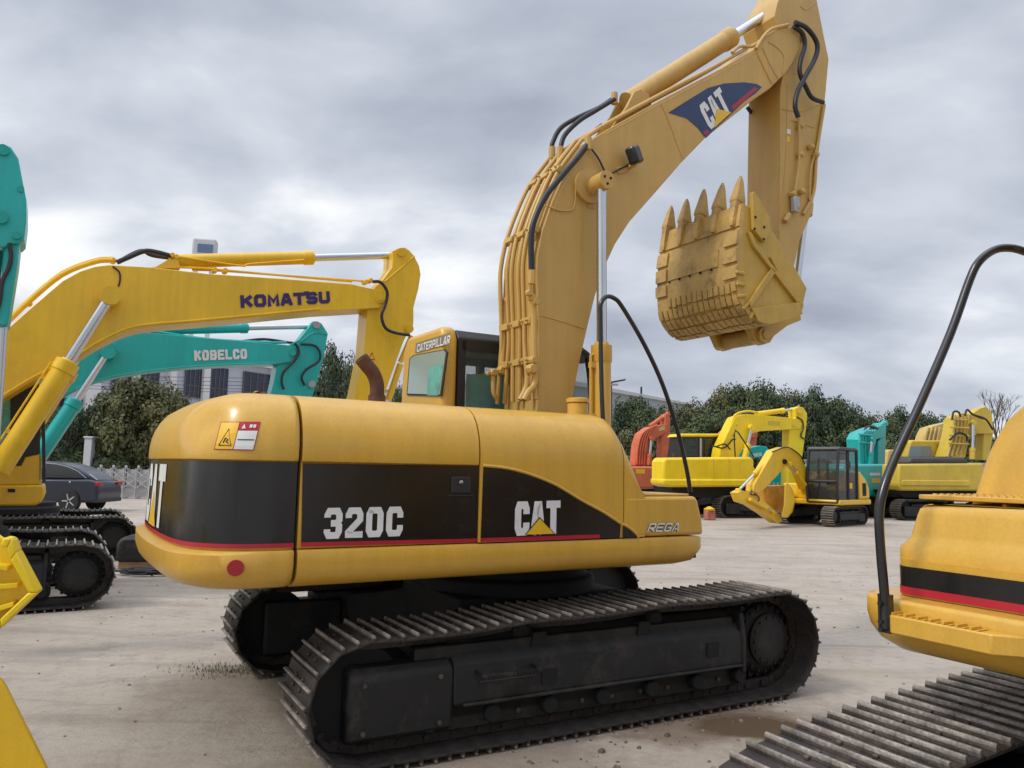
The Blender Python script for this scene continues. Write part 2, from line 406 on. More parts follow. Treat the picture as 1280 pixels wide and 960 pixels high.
def sprocket(parent, x, y0, z, r, out, rotz=0, teeth=21, hub=.2):
    """toothed wheel with its bolted motor cover facing side 'out' (-1 or 1)"""
    mb = MB(); P = []
    for k in range(teeth*2):
        a = pi*k/teeth; rr = r if k % 2 else r-.045
        P += [(x+rr*cos(a-.03), z+rr*sin(a-.03)), (x+rr*cos(a+.03), z+rr*sin(a+.03))]
    mb.prism(P, y0-.03, y0+.03)
    o = mb.build('sprocket', M['frame'], parent, rotz=rotz, smooth=0)
    mb = MB(); h = out
    mb.lathe([(r-.01, -.12*out), (r-.01, -.06*out), (hub+.07, -.06*out)], (x, y0, z), 'y', 32)
    mb.lathe([(hub+.07, 0), (hub+.07, .06*h), (hub+.03, .09*h), (hub, .10*h), (hub, .13*h), (hub-.03, .15*h), (hub*.5, .158*h)], (x, y0, z), 'y', 36)
    for k in range(20):
        a = 2*pi*k/20; mb.tube([(x+(hub+.045)*cos(a), y0+.06*h, z+(hub+.045)*sin(a)), (x+(hub+.045)*cos(a), y0+.09*h, z+(hub+.045)*sin(a))], .014, 6)
    for k in range(14):
        a = 2*pi*k/14; mb.tube([(x+(hub-.03)*cos(a), y0+.13*h, z+(hub-.03)*sin(a)), (x+(hub-.03)*cos(a), y0+.158*h, z+(hub-.03)*sin(a))], .012, 6)
    mb.build('hub_cover', M['frame'], o, smooth=40)
    return o
def undercarriage(parent, g=2.38, w=.6, rotz=0, detail=1, xi=-1.70, xs=1.72, paths=None, mats=None, r1=.40, r2=.43, pitch=.19, far_detail=None, s=1, which=(-1, 1)):
    for sd in which:
        yc = sd*g/2
        path = (paths or {}).get(sd) or loop_path(xi, xs, r1, r2)
        dt = detail if (sd == -1 or far_detail is None) else far_detail
        make_track(parent, path, yc, w, rotz, dt, pitch, mats=mats)
        z2 = .045+r2; z1 = .045+r1
        mb = MB()
        z0 = .2
        mb.box(xi+.35*s, xs-.42*s, yc-.15, yc+.15, z0, .62*s+.05)
        yo = yc+sd*.15
        # outer guard with sloped top
        for k in (0, 1):
            pass
        mb.prism([(yc-sd*.05, .73*s), (yc+sd*.06, .715*s), (yc+sd*.20, .56*s), (yc+sd*.21, .54*s), (yc+sd*.215, .31*s), (yc+sd*.17, .27*s), (yc-sd*.05, .27*s)], xi+.60*s, xs-.37*s, 'x')
        mb.prism([(yc+sd*.10, .315*s), (yc+sd*.24, .315*s), (yc+sd*.24, .290*s), (yc+sd*.10, .290*s)], xi+.66*s, xs-.40*s, 'x')
        mb.box(xi+.5*s, xs-.45*s, yc+sd*.125, yc+sd*.15, .13, .31*s)
        mb.prism([(yc-sd*.05, .78*s), (yc+sd*.20, .70*s), (yc+sd*.225, .5*s), (yc+sd*.225, .24*s), (yc-sd*.05, .24*s)], xs-.40*s, xs-.355*s, 'x')
        mb.build('track_frame', M['frame'], parent, rotz=rotz, bev=.012)
        mb = MB()
        mb.prism([(yc-sd*.17, .62*s), (yc+sd*.17, .59*s), (yc+sd*.22, .54*s), (yc+sd*.22, .19*s), (yc+sd*.19, .15*s), (yc-sd*.17, .15*s)], xi-.10*s, xi+.60*s, 'x')
        mb.build('idler_guard', M['frame'], parent, rotz=rotz, bev=.03)
        mb = MB()
        mb.lathe([(r1-.10, -.09), (r1-.055, -.085), (r1-.055, -.04), (r1-.09, -.035), (r1-.09, .035), (r1-.055, .04), (r1-.055, .085), (r1-.10, .09)], (xi, yc, z1), 'y', 32)
        mb.build('idler', M['dark'], parent, rotz=rotz)
        sprocket(parent, xs, yc, z2, r2-.06, sd, rotz=rotz, hub=.215)
        if detail >= 2:
            mb = MB()
            for k in range(9): x = xi+.85+k*(xs-xi-1.45)/8; mb.tube([(x, yc+sd*.14, .2), (x, yc+sd*.165, .2)], .018, 6)
            for x in (xi+.0, xi+.5):
                for z in (.22, .5): mb.tube([(x, yc+sd*.21, z), (x, yc+sd*.235, z)], .016, 6)
            mb.build('frame_bolts', M['shoe'], parent, rotz=rotz)
            mb = MB()
            for x in (xi+(xs-xi)*.36, xi+(xs-xi)*.62): mb.prism([(x-.07, .60), (x+.07, .60), (x+.05, .70), (x-.05, .70)], yc+sd*.0, yc+sd*.165)
            build_each(mb, 'mud_hole', M['dark'], parent, rotz=rotz)
        nr = 7
        for k in range(nr):
            x = xi+.45*s+(xs-xi-.85*s)*k/(nr-1)
            MB().lathe([(.05, -.21), (.06, -.2), (.06, -.12), (.1, -.11), (.085, -.06), (.085, .06), (.1, .11), (.06, .12), (.06, .2), (.05, .21)], (x, yc, .045+.085+.085), 'y', 18).build('roller', M['dark'], parent, rotz=rotz)
        for x in (xi+(xs-xi)*.33, xi+(xs-xi)*.66):
            MB().lathe([(.05, -.12), (.075, -.1), (.075, .1), (.05, .12)], (x, yc, .70*s), 'y', 16).build('carrier_roller', M['dark'], parent, rotz=rotz)
    mb = MB()
    mb.lathe([(.75, 0), (.75, .12), (.68, .14), (.68, .22)], (0, 0, .80*s), 'z', 40)
    mb.box(-.75, .75, -.6, .6, .5*s, .82*s)
    for sx in (-1, 1):
        for sy in (-1, 1):
            a = Vector((sx*.45, sy*.4, .65*s)); b = Vector((sx*.95, sy*(g/2-.1), .52*s))
            d = (b-a); L_ = d.length; t = d.normalized(); n_ = Vector((-t.y, t.x, 0)).normalized()
            mb.obox((a+b)/2, L_+.1, .36, .26, Matrix((t, n_, t.cross(n_))).transposed())
    mb.build('car_body', M['dark'], parent, rotz=rotz, bev=.015)

# ------------------------------------------------------------------ ram
def ram(parent, a, b, f, rb, rr, mat_b, bname='boom_cylinder', collar=True, tubes=True, m_rod=None):
    """hydraulic cylinder from a (barrel end) to b (rod end); f = share of length that is barrel"""
    a, b = Vector(a), Vector(b); d = b-a; j = a+d*f; t = d.normalized()
    mb = MB(); mb.tube([a, j-t*.16, j-t*.16, j-t*.14, j], [rb, rb, rb*1.0, rb*1.12, rb*1.12], 28)
    mb.tube([j, j+t*.03], [rb*.8, rb*.7], 24)
    if tubes:
        n_ = Vector((-t.z, 0, t.x)).normalized()
        mb.tube([a+n_*(rb+.035), j-t*.1+n_*(rb+.035), j-t*.07+n_*rb*.8], .014, 8)
        for q in (.3, .8): mb.obox(a+(j-a)*q+n_*(rb+.02), .05, .05, .05)
    o = mb.build(bname, mat_b, parent)
    mb = MB(); mb.cyl(j, b, rr, 24); mb.build('rod', m_rod or M['chrome'], o, loc=None)
    mb = MB(); mb.tube([b+Vector((0, -rb*.9, 0)), b+Vector((0, rb*.9, 0))], rb*.95, 24); mb.build('rod_eye', mat_b, o)
    return o

# ================================================================== MAIN MACHINE
MX, MY, MYAW = 0.0, 6.9, 30.5
F = Frame(MX, MY, MYAW)
ex = thing('excavator', 'large yellow excavator in the centre with black side panels, high raised boom and curled bucket', 'excavator', (MX, MY, 0), R(MYAW), 'excavators parked in the yard')
RZ = R(-1.5)
undercarriage(ex, 2.38, .6, RZ, detail=2, xi=-1.76, xs=1.77, r1=.36, r2=.40, pitch=.19)
# step and small openings on the near track frame
mb = MB(); yo = -1.395
for x0 in (-1.0,):
    mb.tube(sm([(x0, yo, .50), (x0, yo-.13, .49), (x0+.42, yo-.13, .49), (x0+.42, yo, .50)], 1), .012, 6)
    mb.tube([(x0, yo-.05, .44), (x0+.42, yo-.05, .44)], .01, 6)
    for k in range(14): mb.box(x0+.03*k, x0+.03*k+.012, yo-.15, yo-.11, .485, .505)
mb.build('step', M['frame'], ex, rotz=RZ)
build_each(MB().box(-.5, -.38, -1.412, -1.39, .36, .46).box(1.0, 1.12, -1.412, -1.39, .40, .50), 'frame_opening', M['dark'], ex, rotz=RZ)

# outline section shared by counterweight and hood: (inset, height)
LOW = [(.30, 1.085), (.16, 1.09), (.07, 1.115), (.02, 1.16), (0, 1.22), (0, 1.30), (.006, 1.318), (.03, 1.322)]
MID = [(.03, 1.326), (.022, 1.334), (.020, 1.50), (.022, 1.70), (.024, 1.826), (.03, 1.834)]
UP = [(.026, 1.836), (.004, 1.842), (0, 1.86), (.0, 1.93), (.010, 2.0), (.028, 2.06), (.06, 2.125), (.105, 2.18), (.17, 2.222), (.27, 2.25), (.50, 2.266), (1.2, 2.275)]
plan = sm([(-2.262, -1.37), (-2.47, -1.365), (-2.68, -1.305), (-2.83, -1.16), (-2.905, -.93), (-2.94, -.5), (-2.95, 0)], 6)
plan = [Vector((p.x, p.y)) for p in plan]
full = plan+[Vector((p.x, -p.y)) for p in plan[::-1][1:]]
def plan_inset(P, d):
    out = []; n = len(P)
    for i, p in enumerate(P):
        t = (P[min(i+1, n-1)]-P[max(i-1, 0)]).normalized()
        if i in (0, n-1): t = Vector((-1, 0)) if i == 0 else Vector((1, 0))
        nr = Vector((-t.y, t.x))*-1   # inward
        out.append(p+nr*d)
    return out
def ring(P, d, z):
    """the upper half of the casting stands a little inside the skirt at the tail"""
    k = 0 if z < 1.31 else .045+.02*(z-1.33)
    return [Vector((q.x+k*min(1, max(0, (-2.262-q.x)/.5)), q.y)) for q in plan_inset(P, d)]
def cw_rows(sec):
    rows = []
    for d, z in sec:
        if d > .5:
            c = Vector((-2.262, 0)); Q = ring(full, .5, z)
            k = (d-.5)/.7*.92
            rows.append([(q.x+(c.x-q.x)*k if False else q.x+(max(-2.3, q.x)-q.x)*k, q.y*(1-k), z) for q in Q])
        else:
            rows.append([(q.x, q.y, z) for q in ring(full, d, z)])
    return rows
mb = MB(); mb.grid(cw_rows(LOW+MID+UP))
mb.v = [(x, y, z) for x, y, z in mb.v]
# dent-like creases of the pressed corner
def dentz(v):
    x, y, z = v
    if z > 1.9 and y < 0:
        g = math.exp(-((y+1.12)/.13)**2)*math.exp(-((z-2.05)/.09)**2)*.035
        g -= math.exp(-((y+.85)/.10)**2)*math.exp(-((z-2.03)/.09)**2)*.02
        return (x+g, y+g*.5, z)
    return v
mb.v = [dentz(v) for v in mb.v]
cwt = mb.build('counterweight', M['cat'], ex, smooth=50, solid=.02)
cwt['label'] = 'rounded yellow counterweight with black band'
# bottom & inner closure
MB().prism([(q.x, q.y) for q in plan_inset(full, .18)], 1.10, 1.13, 'z').build('counterweight_base', M['dark'], ex, smooth=0)
def cw_strip(z0, z1, proud, i0, i1, name, m_, nz=4):
    rows = []
    for k in range(nz+1):
        z = z0+(z1-z0)*k/nz
        Q = ring(full, .021-proud, z)
        rows.append([(q.x, q.y, z) for q in Q[i0:i1]])
    return MB().grid(rows).build(name, m_, cwt, smooth=50, recalc=True)
cw_strip(1.338, 1.832, .003, 0, len(full), 'black_band', M['black'])
cw_strip(1.336, 1.362, .0055, 0, len(full), 'red_stripe', M['redp'], 1)
def cw_at(s_, z, proud):
    """s_ measured along the plan from the near seam"""
    Q = ring(full, .021-proud, z); L_ = 0
    for a, b in zip(Q, Q[1:]):
        d = (b-a).length
        if L_+d >= s_: q = a.lerp(b, (s_-L_)/d); return Vector((q.x, q.y, z))
        L_ += d
    return Vector((Q[-1].x, Q[-1].y, z))
LT = sum((b-a).length for a, b in zip(full, full[1:])); MIDS = LT/2
# big logo on the tail: mirrored direction (text reads from the far side to the near side)
Wc = 1.05; s0 = MIDS+Wc/2
mb = MB(); lettering(mb, 'CAT', lambda u, v, l: cw_at(s0-u, 1.385+v, .006+l), Wc, .42, .27, .16, sub=4)
mb.build('logo', M['white'], cwt, smooth=0, recalc=False)
mb = MB()
for k in range(8):
    a, b = k/8, (k+1)/8
    f = lambda q: (1-abs(2*q-1))*.24
    c0 = s0-.33
    mb.add([cw_at(c0-a*.42, 1.38, .0085), cw_at(c0-b*.42, 1.38, .0085), cw_at(c0-b*.42, 1.38+f(b), .0085), cw_at(c0-a*.42, 1.38+f(a), .0085)], [(0, 1, 2, 3)])
mb.build('logo_triangle', M['decalyel'], cwt, smooth=0)
# tape of the rear face right of the logo is worn: olive bare strip
# warning label and reflector on the rounded corner
from mathutils.bvhtree import BVHTree
_bv = BVHTree.FromPolygons([tuple(v.co) for v in cwt.data.vertices], [tuple(p.vertices) for p in cwt.data.polygons])
def cw_surface(px, py):
    """where a measured spot of the photo lies on the counterweight skin"""
    o = Vector((*F._l((-MX, -MY)), CAM_H)); r = ray(px, py); d = Vector((*F._l((r.x, r.y)), r.z)).normalized()
    h = _bv.ray_cast(o, d)
    return h[0] if h[0] is not None else o+d*6
def quad_decal(cs, name, m_, lift, parent, n=6):
    """curved decal over four photo corners on the skin, order bl br tr tl"""
    o = Vector((*F._l((-MX, -MY)), CAM_H))
    C4 = [cw_surface(*c) for c in cs]
    rows = []
    for i in range(n+1):
        row = []
        for j in range(n+1):
            u, v = j/n, i/n
            p = (C4[0]*(1-u)+C4[1]*u)*(1-v)+(C4[3]*(1-u)+C4[2]*u)*v
            row.append(p+(o-p).normalized()*lift)
        rows.append(row)
    return MB().grid(rows).build(name, m_, parent, smooth=0)
_o = Vector((*F._l((-MX, -MY)), CAM_H))
_C = [cw_surface(*c) for c in ((267, 562), (317, 563), (326, 527), (276, 527))]
def lab(u, v, lift):
    a = [(267, 562), (317, 563), (326, 527), (276, 527)]
    q = [(a[0][k]*(1-u)+a[1][k]*u)*(1-v)+(a[3][k]*(1-u)+a[2][k]*u)*v for k in (0, 1)]
    p = cw_surface(*q)
    return p+(_o-p).normalized()*(lift-.012)
def lab_quad(u0, u1, v0, v1, lift, name, m_, par, n=5):
    return MB().grid([[lab(u0+(u1-u0)*j/n, v0+(v1-v0)*i/n, lift) for j in range(n+1)] for i in range(n+1)]).build(name, m_, par, smooth=0)
wl = lab_quad(0, 1, 0, 1, .016, 'warning_label', M['redp'], cwt)
lab_quad(.02, .47, .03, .97, .0185, 'label_yellow_half', M['decalyel'], wl); lab_quad(.49, .98, .03, .68, .0185, 'label_white_half', M['white'], wl)
lab_quad(.53, .95, .35, .385, .0205, 'label_text_line', M['seal'], wl)
mb = MB()
tri_ = [(.10, .16), (.40, .16), (.25, .74), (.10, .16)]
mb.tube([lab(u, v, .0195) for u, v in tri_], .0035, 5); mb.tube([lab(u, v, .0195) for u, v in ((.19, .25), (.22, .42), (.30, .36), (.25, .30), (.32, .24))], .004, 5); mb.build('label_symbol', M['seal'], wl)
mb = MB(); mb.add([lab(u, v, .019) for u, v in ((.56, .76), (.66, .76), (.61, .93))], [(0, 1, 2)])
for k in range(2): mb.add([lab(u, v, .019) for u, v in ((.75+.09*k, .79), (.82+.09*k, .79), (.82+.09*k, .90), (.75+.09*k, .90))], [(0, 1, 2, 3)])
mb.build('label_heading', M['white'], wl, smooth=0)
cpt = cw_surface(294.5, 710)
o_ = Vector((*F._l((-MX, -MY)), CAM_H))
tq = (cw_surface(300, 710)-cw_surface(288, 710)).normalized(); nq = Vector((tq.y, -tq.x, 0)); nq = nq if nq.dot(o_-cpt) > 0 else -nq
MB().tube([cpt-nq*.004, cpt+nq*.012], [.047, .045], 32).build('red_reflector', M['lampred'], cwt)

# ---- hood: skirt, engine door, front door, tool box
def side_loft(sec, xs, y0=-1.37, y_in=-.45, topk=None):
    rows = []
    for x in xs:
        k = topk(x) if topk else 1
        r = []
        for d, z in sec:
            zz = 1.65+(z-1.65)*k if z > 1.65 else z
            y = y0+d if d < 1 else y_in
            r.append((x, min(y, y_in), zz))
        if sec[-1][0] < 1: r.append((x, y_in, r[-1][2]))
        rows.append(r)
    return rows
def capped(rows):
    mb = MB(); mb.grid(rows)
    for r in (rows[0], rows[-1]):
        q = list(r)+[(r[0][0], r[-1][1], r[0][2])]
        mb.add(q, [list(range(len(q)))])
    return mb
xs = [-2.24+.08*i for i in range(0, 41)]
rows = side_loft(LOW, [-2.24, -1.5, -.5, .3, .8, .93, .99, 1.025, 1.04], -1.375, -.5)
rows2 = []
for r in rows:
    x = r[0][0]; k = {.93: .01, .99: .035, 1.025: .08, 1.04: .13}.get(round(x, 3), 0)
    rows2.append([(a, min(b+k*.9, -.5), c if k == 0 else c+(k*1.1 if c < 1.2 else -k*.25 if c > 1.3 else 0)) for a, b, c in r])
sk = capped(rows2).build('side_skirt', M['cat'], ex, smooth=50)
eng = capped(side_loft(MID+UP, [-2.24, -2.2, -1.6, -1.08, -1.052], -1.37, .6)).build('engine_door', M['cat'], ex, smooth=50)
_kp = [F.Y(a, b, -1.31) for a, b in ((765, 514), (771, 522), (779, 541), (787, 569), (791.5, 591), (797, 612))]
_kp = [(x, (z-1.65)/(2.275-1.65)) for x, z in _kp]; _kp = [(-.2, 1.0), (_kp[0][0]-.05, 1.0)]+[(x, min(1, k)) for x, k in _kp]+[(_kp[-1][0]+.02, 0)]
def tk(x):
    """how far the hood front has come down at x, 1 = full height"""
    for (a, ka), (b, kb) in zip(_kp, _kp[1:]):
        if a <= x <= b: return ka+(kb-ka)*(x-a)/(b-a)
    return 1 if x < _kp[0][0] else 0
XE = _kp[-1][0]
FR_SEC = [(.0, 1.328), (0, 1.5), (0, 1.7), (0, 1.86)]+UP[3:]
fd = capped(side_loft(FR_SEC, [-1.04, -1.02, -.5, -.2, -.05, 0.0, .03, .06, .09, .12, .15, .18], -1.37, -.46, tk)).build('front_door', M['cat'], ex, smooth=50)
hoodf = capped(side_loft(FR_SEC, [.190]+[.20+(XE-.20)*k/9 for k in range(10)], -1.37, -.46, tk)).build('tank_cover', M['cat'], ex, smooth=50)
MB().box(-1.04, -.5, -.46, .6, 1.4, 2.268).build('hood_centre', M['cat'], ex, bev=.03)
MB().box(-2.26, .15, -1.30, .9, 1.15, 1.9).box(.2, .98, -1.3, -.5, 1.14, 1.30).build('machine_deck', M['dark'], ex)
MB().box(-2.2, .9, -.9, 1.36, 1.06, 1.22).box(.3, .85, -.48, .4, 1.2, 1.5).build('upper_frame', M['dark'], ex, bev=.02)
# tool box
bx = MB().prism([(.200, 1.328), (1.0, 1.328), (.985, 1.45), (.94, 1.60), (.92, 1.622), (.90, 1.63), (.200, 1.63)], -1.372, -.5).build('tool_box', M['cat'], ex, bev=.028, seg=4)
MB().box(.37, .88, -1.33, -.55, 1.632, 1.65).build('tool_box_lid', M['cat'], ex, bev=.006)
MB().lathe([(.03, 0), (.035, .02), (.02, .03)], (.93, -1.2, 1.42), 'x', 12).build('side_marker', M['galv'], ex)
# decals on the doors
Y0 = -1.35
def D_(pts, name, m_, parent, proud=.003, th=.0015): return decal(F, pts, Y0, name, m_, parent, proud, th)
D_([(378.3, 579), (601.5, 582.5), (598.5, 677), (376.3, 683)], 'black_panel', M['black'], eng)
D_([(376.3, 678), (598, 673), (598, 677.5), (376.3, 683.5)], 'red_stripe', M['redp'], eng, .005)
arc = [(604, 583.4), (634, 586.6), (665, 595), (696, 608), (727.5, 627), (750, 639)]
YF = -1.37
decal(F, arc+[(759, 644.5), (775.5, 655.5), (774.5, 672), (600.5, 677)], YF, 'black_panel', M['black'], fd)
decal(F, [(600.5, 672.6), (749, 668), (749, 672.8), (600.5, 677.4)], YF, 'red_stripe', M['redp'], fd, .005)
lip = [F.p3(a, b-1.5, YF-.002) for a, b in arc+[(759, 644.5), (775.5, 655.5)]]
MB().tube(sm(lip, 4), .011, 8).build('panel_lip', M['cat'], fd)
decal(F, [(778.5, 657), (787, 662), (794, 668), (797, 671.5), (778, 672)], -1.375, 'black_panel', M['black'], bx)
MB().tube(sm([F.p3(a, b, -1.376) for a, b in ((779, 655), (787, 660), (794.5, 666.5), (798, 671.5))], 4), .012, 8).build('panel_lip', M['cat'], bx)
text_on(F, '320C', (404, 674), (503, 670), (406, 635), Y0, 'model_number', M['white'], eng, .215, .17, proud=.006)
text_on(F, 'CAT', (643, 670), (700, 667), (644, 627), YF, 'logo', M['white'], fd, .22, .08, proud=.006)
decal(F, [(655, 668.5), (693, 667.3), (673.5, 646)], YF, 'logo_triangle', M['black'], fd, .010)
decal(F, [(656.5, 668), (691.5, 667), (673.5, 648)], YF, 'logo_triangle', M['decalyel'], fd, .012)
# italic name plate of the tool box (outline, then fill)
P0, P1, P2 = F.p3(808, 665, -1.372), F.p3(847, 664, -1.372), F.p3(812, 654, -1.372)
W, H = (P1-P0).length, abs(P2.z-P0.z)
for st, m_, lf in ((.30, M['seal'], .004), (.2, M['white'], .0065)):
    mb = MB(); lettering(mb, 'REGA', planefn(P0, P1, P2, (0, -1, 0), W, H), W, H, st, .16); mb.v = [(x, y-lf, z) for x, y, z in mb.v]
    mb.build('lettering', m_, bx, smooth=0, recalc=False)
# door latch
q0 = F.Y(563, 616, Y0); q1 = F.Y(588, 596, Y0)
l_ = MB().box(q0[0], q1[0], Y0-.014, Y0+.01, q0[1], q1[1]).build('door_latch', M['seal'], eng, bev=.006)
cc = F.p3(576, 603, Y0-.015); MB().lathe([(.014, 0), (.014, -.008), (.006, -.01)], cc, 'y', 16).build('key_lock', M['chrome'], l_)
MB().box(q0[0]-.03, q1[0]+.02, Y0-.012, Y0, q0[1]-.02, q0[1]-.012).build('latch_lip', M['seal'], l_)
# filler cap & exhaust
c = F.p3(722, 508, -.8); MB().lathe([(.085, -.05), (.085, .05), (.075, .06), (.095, .062), (.095, .09), (.08, .098)], (c.x, c.y, 2.31), 'z', 28).build('filler_cap', M['cat'], ex)
c = F.p3(471, 492, .35); px = [F.p3(a, b, .35) for a, b in ((471, 500), (471, 480), (466, 466), (458, 456), (451, 447))]
MB().tube(sm(px, 5), .062, 18, cap=False).build('exhaust_pipe', M['rust'], ex, solid=.008)
MB().tube([px[0]-Vector((0, 0, .15)), px[0]+Vector((0, 0, .04))], .075, 18).build('exhaust_collar', M['rust'], ex)
# ---- cab
CX0, CYR, CYL = -.50, .42, 1.38
cabz = 1.2
def FX(pts, x): return [F.X(a, b, x) for a, b in pts]
tl, tr_ = F.X(524, 430, CX0), F.X(567, 412, CX0)
ztop = F.Y(590, 410, CYR)[1]
body = [(CYR, 1.2), (CYR, ztop-.12), (CYR+.06, ztop), (CYL-.1, ztop-.0), (CYL, ztop-.14), (CYL+.04, 2.2), (CYL, 1.2)]
cab = MB().prism(body, CX0, CX0+.16, 'x').build('cab', M['cat'], ex, bev=.05, seg=4)
# roof + far side pillars + front
xf = F.Y(741, 470, CYR)[0]
MB().prism([(CYR+.01, ztop-.1), (CYR+.08, ztop-.02), (CYL-.1, ztop-.02), (CYL, ztop-.12), (CYL, ztop-.15), (CYR+.01, ztop-.15)], CX0+.16, xf-.12, 'x').build('roof', M['seal'], cab, bev=.02)
MB().box(CX0+.1, xf, CYR+.02, CYL, 1.2, 1.9).build('cab_base', M['cat'], cab, bev=.03)
mb = MB()
for yy in (CYR+.03, CYL-.03):
    mb.tube(sm([(xf-.14, yy, ztop-.09), (xf-.03, yy, ztop-.2), (xf+.03, yy, 2.45), (xf+.04, yy, 1.85)], 5), .045, 8)
    mb.box(CX0+.16, CX0+.24, yy-.03, yy+.03, 1.9, ztop-.12)
    mb.box(CX0+.2, xf-.1, yy-.03, yy+.03, ztop-.22, ztop-.13)
mb.box(.35, .43, CYL-.06, CYL, 1.9, ztop-.1)
mb.build('cab_pillars', M['seal'], cab)
MB().box(CX0+.2, xf-.02, CYR+.02, CYR+.028, 1.9, ztop-.18).build('side_window', M['glass'], cab, smooth=0)
MB().box(CX0+.2, xf-.02, CYL-.028, CYL-.02, 1.9, ztop-.18).build('side_window', M['glass'], cab, smooth=0)
MB().grid([[(xf+.02, CYR+.05, 1.9), (xf+.02, CYL-.05, 1.9)], [(xf+.03, CYR+.05, 2.45), (xf+.03, CYL-.05, 2.45)], [(xf-.1, CYR+.05, ztop-.13), (xf-.1, CYL-.05, ztop-.13)]]).build('windscreen', M['glass'], cab)
# protective film hanging inside
mb = MB(); rr = []
for k in range(26):
    x = CX0+.3+k*(xf-CX0-.45)/25; rr.append((x, CYR+.09+.012*sin(k*2.1), 0))
mb.grid([[(x, y, 1.9) for x, y, z in rr], [(x, y+.01, 2.73+.02*sin(x*9)) for x, y, z in rr]]); mb.build('window_film', mat('bright_green_film', (.30, .66, .56), .35, var=.2, scale=5), cab, smooth=60)
st = MB().box(.15, .62, .65, 1.15, 1.9, 2.1).box(.12, .25, .65, 1.15, 2.1, 2.75).build('seat', M['seal'], cab, bev=.05)
# rear window & name strip
wp = FX([(509.5, 494), (513, 448.5), (518, 444), (558, 436.5), (561, 440), (553, 495.5)], CX0)
MB().prism(wp, CX0-.012, CX0-.002, 'x').build('window_seal', M['seal'], cab, smooth=0)
cy0 = sum(p[0] for p in wp)/6; cz0 = sum(p[1] for p in wp)/6
wg = [(cy0+(a-cy0)*.93, cz0+(b-cz0)*.94) for a, b in wp]
g2 = glassmat('pale_window', (.27, .36, .33), 1.0, .12)
MB().prism(wg, CX0-.016, CX0-.013, 'x').build('rear_window', g2, cab, smooth=0)
wf = FX([(536, 494.5), (538, 462), (548, 456), (556, 456), (550, 494.5)], CX0); MB().prism(wf, CX0-.018, CX0-.0165, 'x').build('film_seen_in_window', M['film'], cab, smooth=0)
sp = FX([(519.5, 441), (521, 429), (563, 416), (563, 430)], CX0)
MB().prism(sp, CX0-.008, CX0-.003, 'x').build('name_strip', mat('grey_olive_strip', (.22, .20, .13), .5), cab, smooth=0)
tt = text_on(F, 'CATERPILLAR', (521, 440.5), (562, 429.5), (522, 430.5), CX0, 'name_lettering', M['white'], cab, .2, .12, side='X', proud=.011)

# ---- boom
BY = -.30
side = [(671, 520), (673, 500), (673, 400), (671, 345), (672, 319), (678, 288), (691, 250), (707, 215), (734, 178), (757, 163), (800, 139), (825, 125), (850, 112), (900, 86), (945, 60), (958, 47), (975, 34), (990, 33), (1000, 42), (1001, 58), (992, 76), (983, 90), (975, 98), (962, 111), (940, 126), (882, 172), (850, 205), (819, 241), (787, 277), (769, 305), (757, 331), (744, 369), (736, 402), (726, 445), (719, 480), (713, 520)]
SP = F.poly(side, BY)
boom = MB().prism(SP, BY, -BY).build('boom', M['catboom'], ex, bev=.006, smooth=25)
# thin border plates + welds
def weld(pts, name='weld', yl=BY, w=.006, par=None, m_=None): return MB().tube(sm([F.p3(a, b, yl-.001) for a, b in pts], 3), w, 6).build(name, m_ or M['catboom'], par or boom)
weld([(675, 394), (700, 401), (731, 411)]); weld([(826, 129), (836, 152), (853, 198)]); weld([(945, 63), (955, 85), (965, 105)], w=.012); weld([(953, 60), (963, 82), (973, 99)], w=.008)
weld([(960, 52), (972, 60), (980, 72), (978, 92)], w=.01); weld([(684, 300), (690, 270), (701, 240), (712, 220)], w=.004)
weld([(723, 221), (731, 214), (742, 214), (749, 220)], w=.008); weld([(729, 251), (735, 259), (744, 261)], w=.008)
weld([(728, 320), (730, 255)], w=.006); weld([(726, 350), (728, 320)], w=.006)
weld([(681, 257), (700, 263), (715, 262), (719, 250), (720, 236), (726, 228), (738, 226)], 'grease_line', BY-.01, .007)
weld([(757, 168), (800, 144), (850, 117), (900, 91), (945, 65)], w=.004); weld([(820, 236), (850, 203), (882, 170), (940, 124), (960, 110)], w=.004)
# hub of boom cylinders
c = F.p3(738, 232, BY); hub = F.p3(752, 228, -.47)
MB().tube([(hub.x-.03, BY+.02, hub.z), (hub.x-.03, BY-.04, hub.z)], .16, 28).build('pin_boss', M['catboom'], boom)
pin = MB().tube([(hub.x, BY-.02, hub.z), (hub.x, -.56, hub.z)], .085, 28).build('cylinder_pin', M['catboom'], boom)
mb = MB()
for k in range(3):
    a = 2*pi*k/3+.5; mb.tube([(hub.x+.04*cos(a), -.555, hub.z+.04*sin(a)), (hub.x+.04*cos(a), -.568, hub.z+.04*sin(a))], .012, 8)
mb.build('pin_bolts', M['dark'], pin)
for s_ in (-1, 1):
    top = (hub.x, s_*.47, hub.z); lowp = F.p3(752, 560, -.47); bot = (lowp.x, s_*.47, lowp.z)
    jn = F.p3(751, 432, -.47); f_ = 1-(hub.z-jn.z)/(hub.z-lowp.z)
    ram(ex, bot, top, f_, .085, .046, M['cat'], tubes=(s_ < 0))
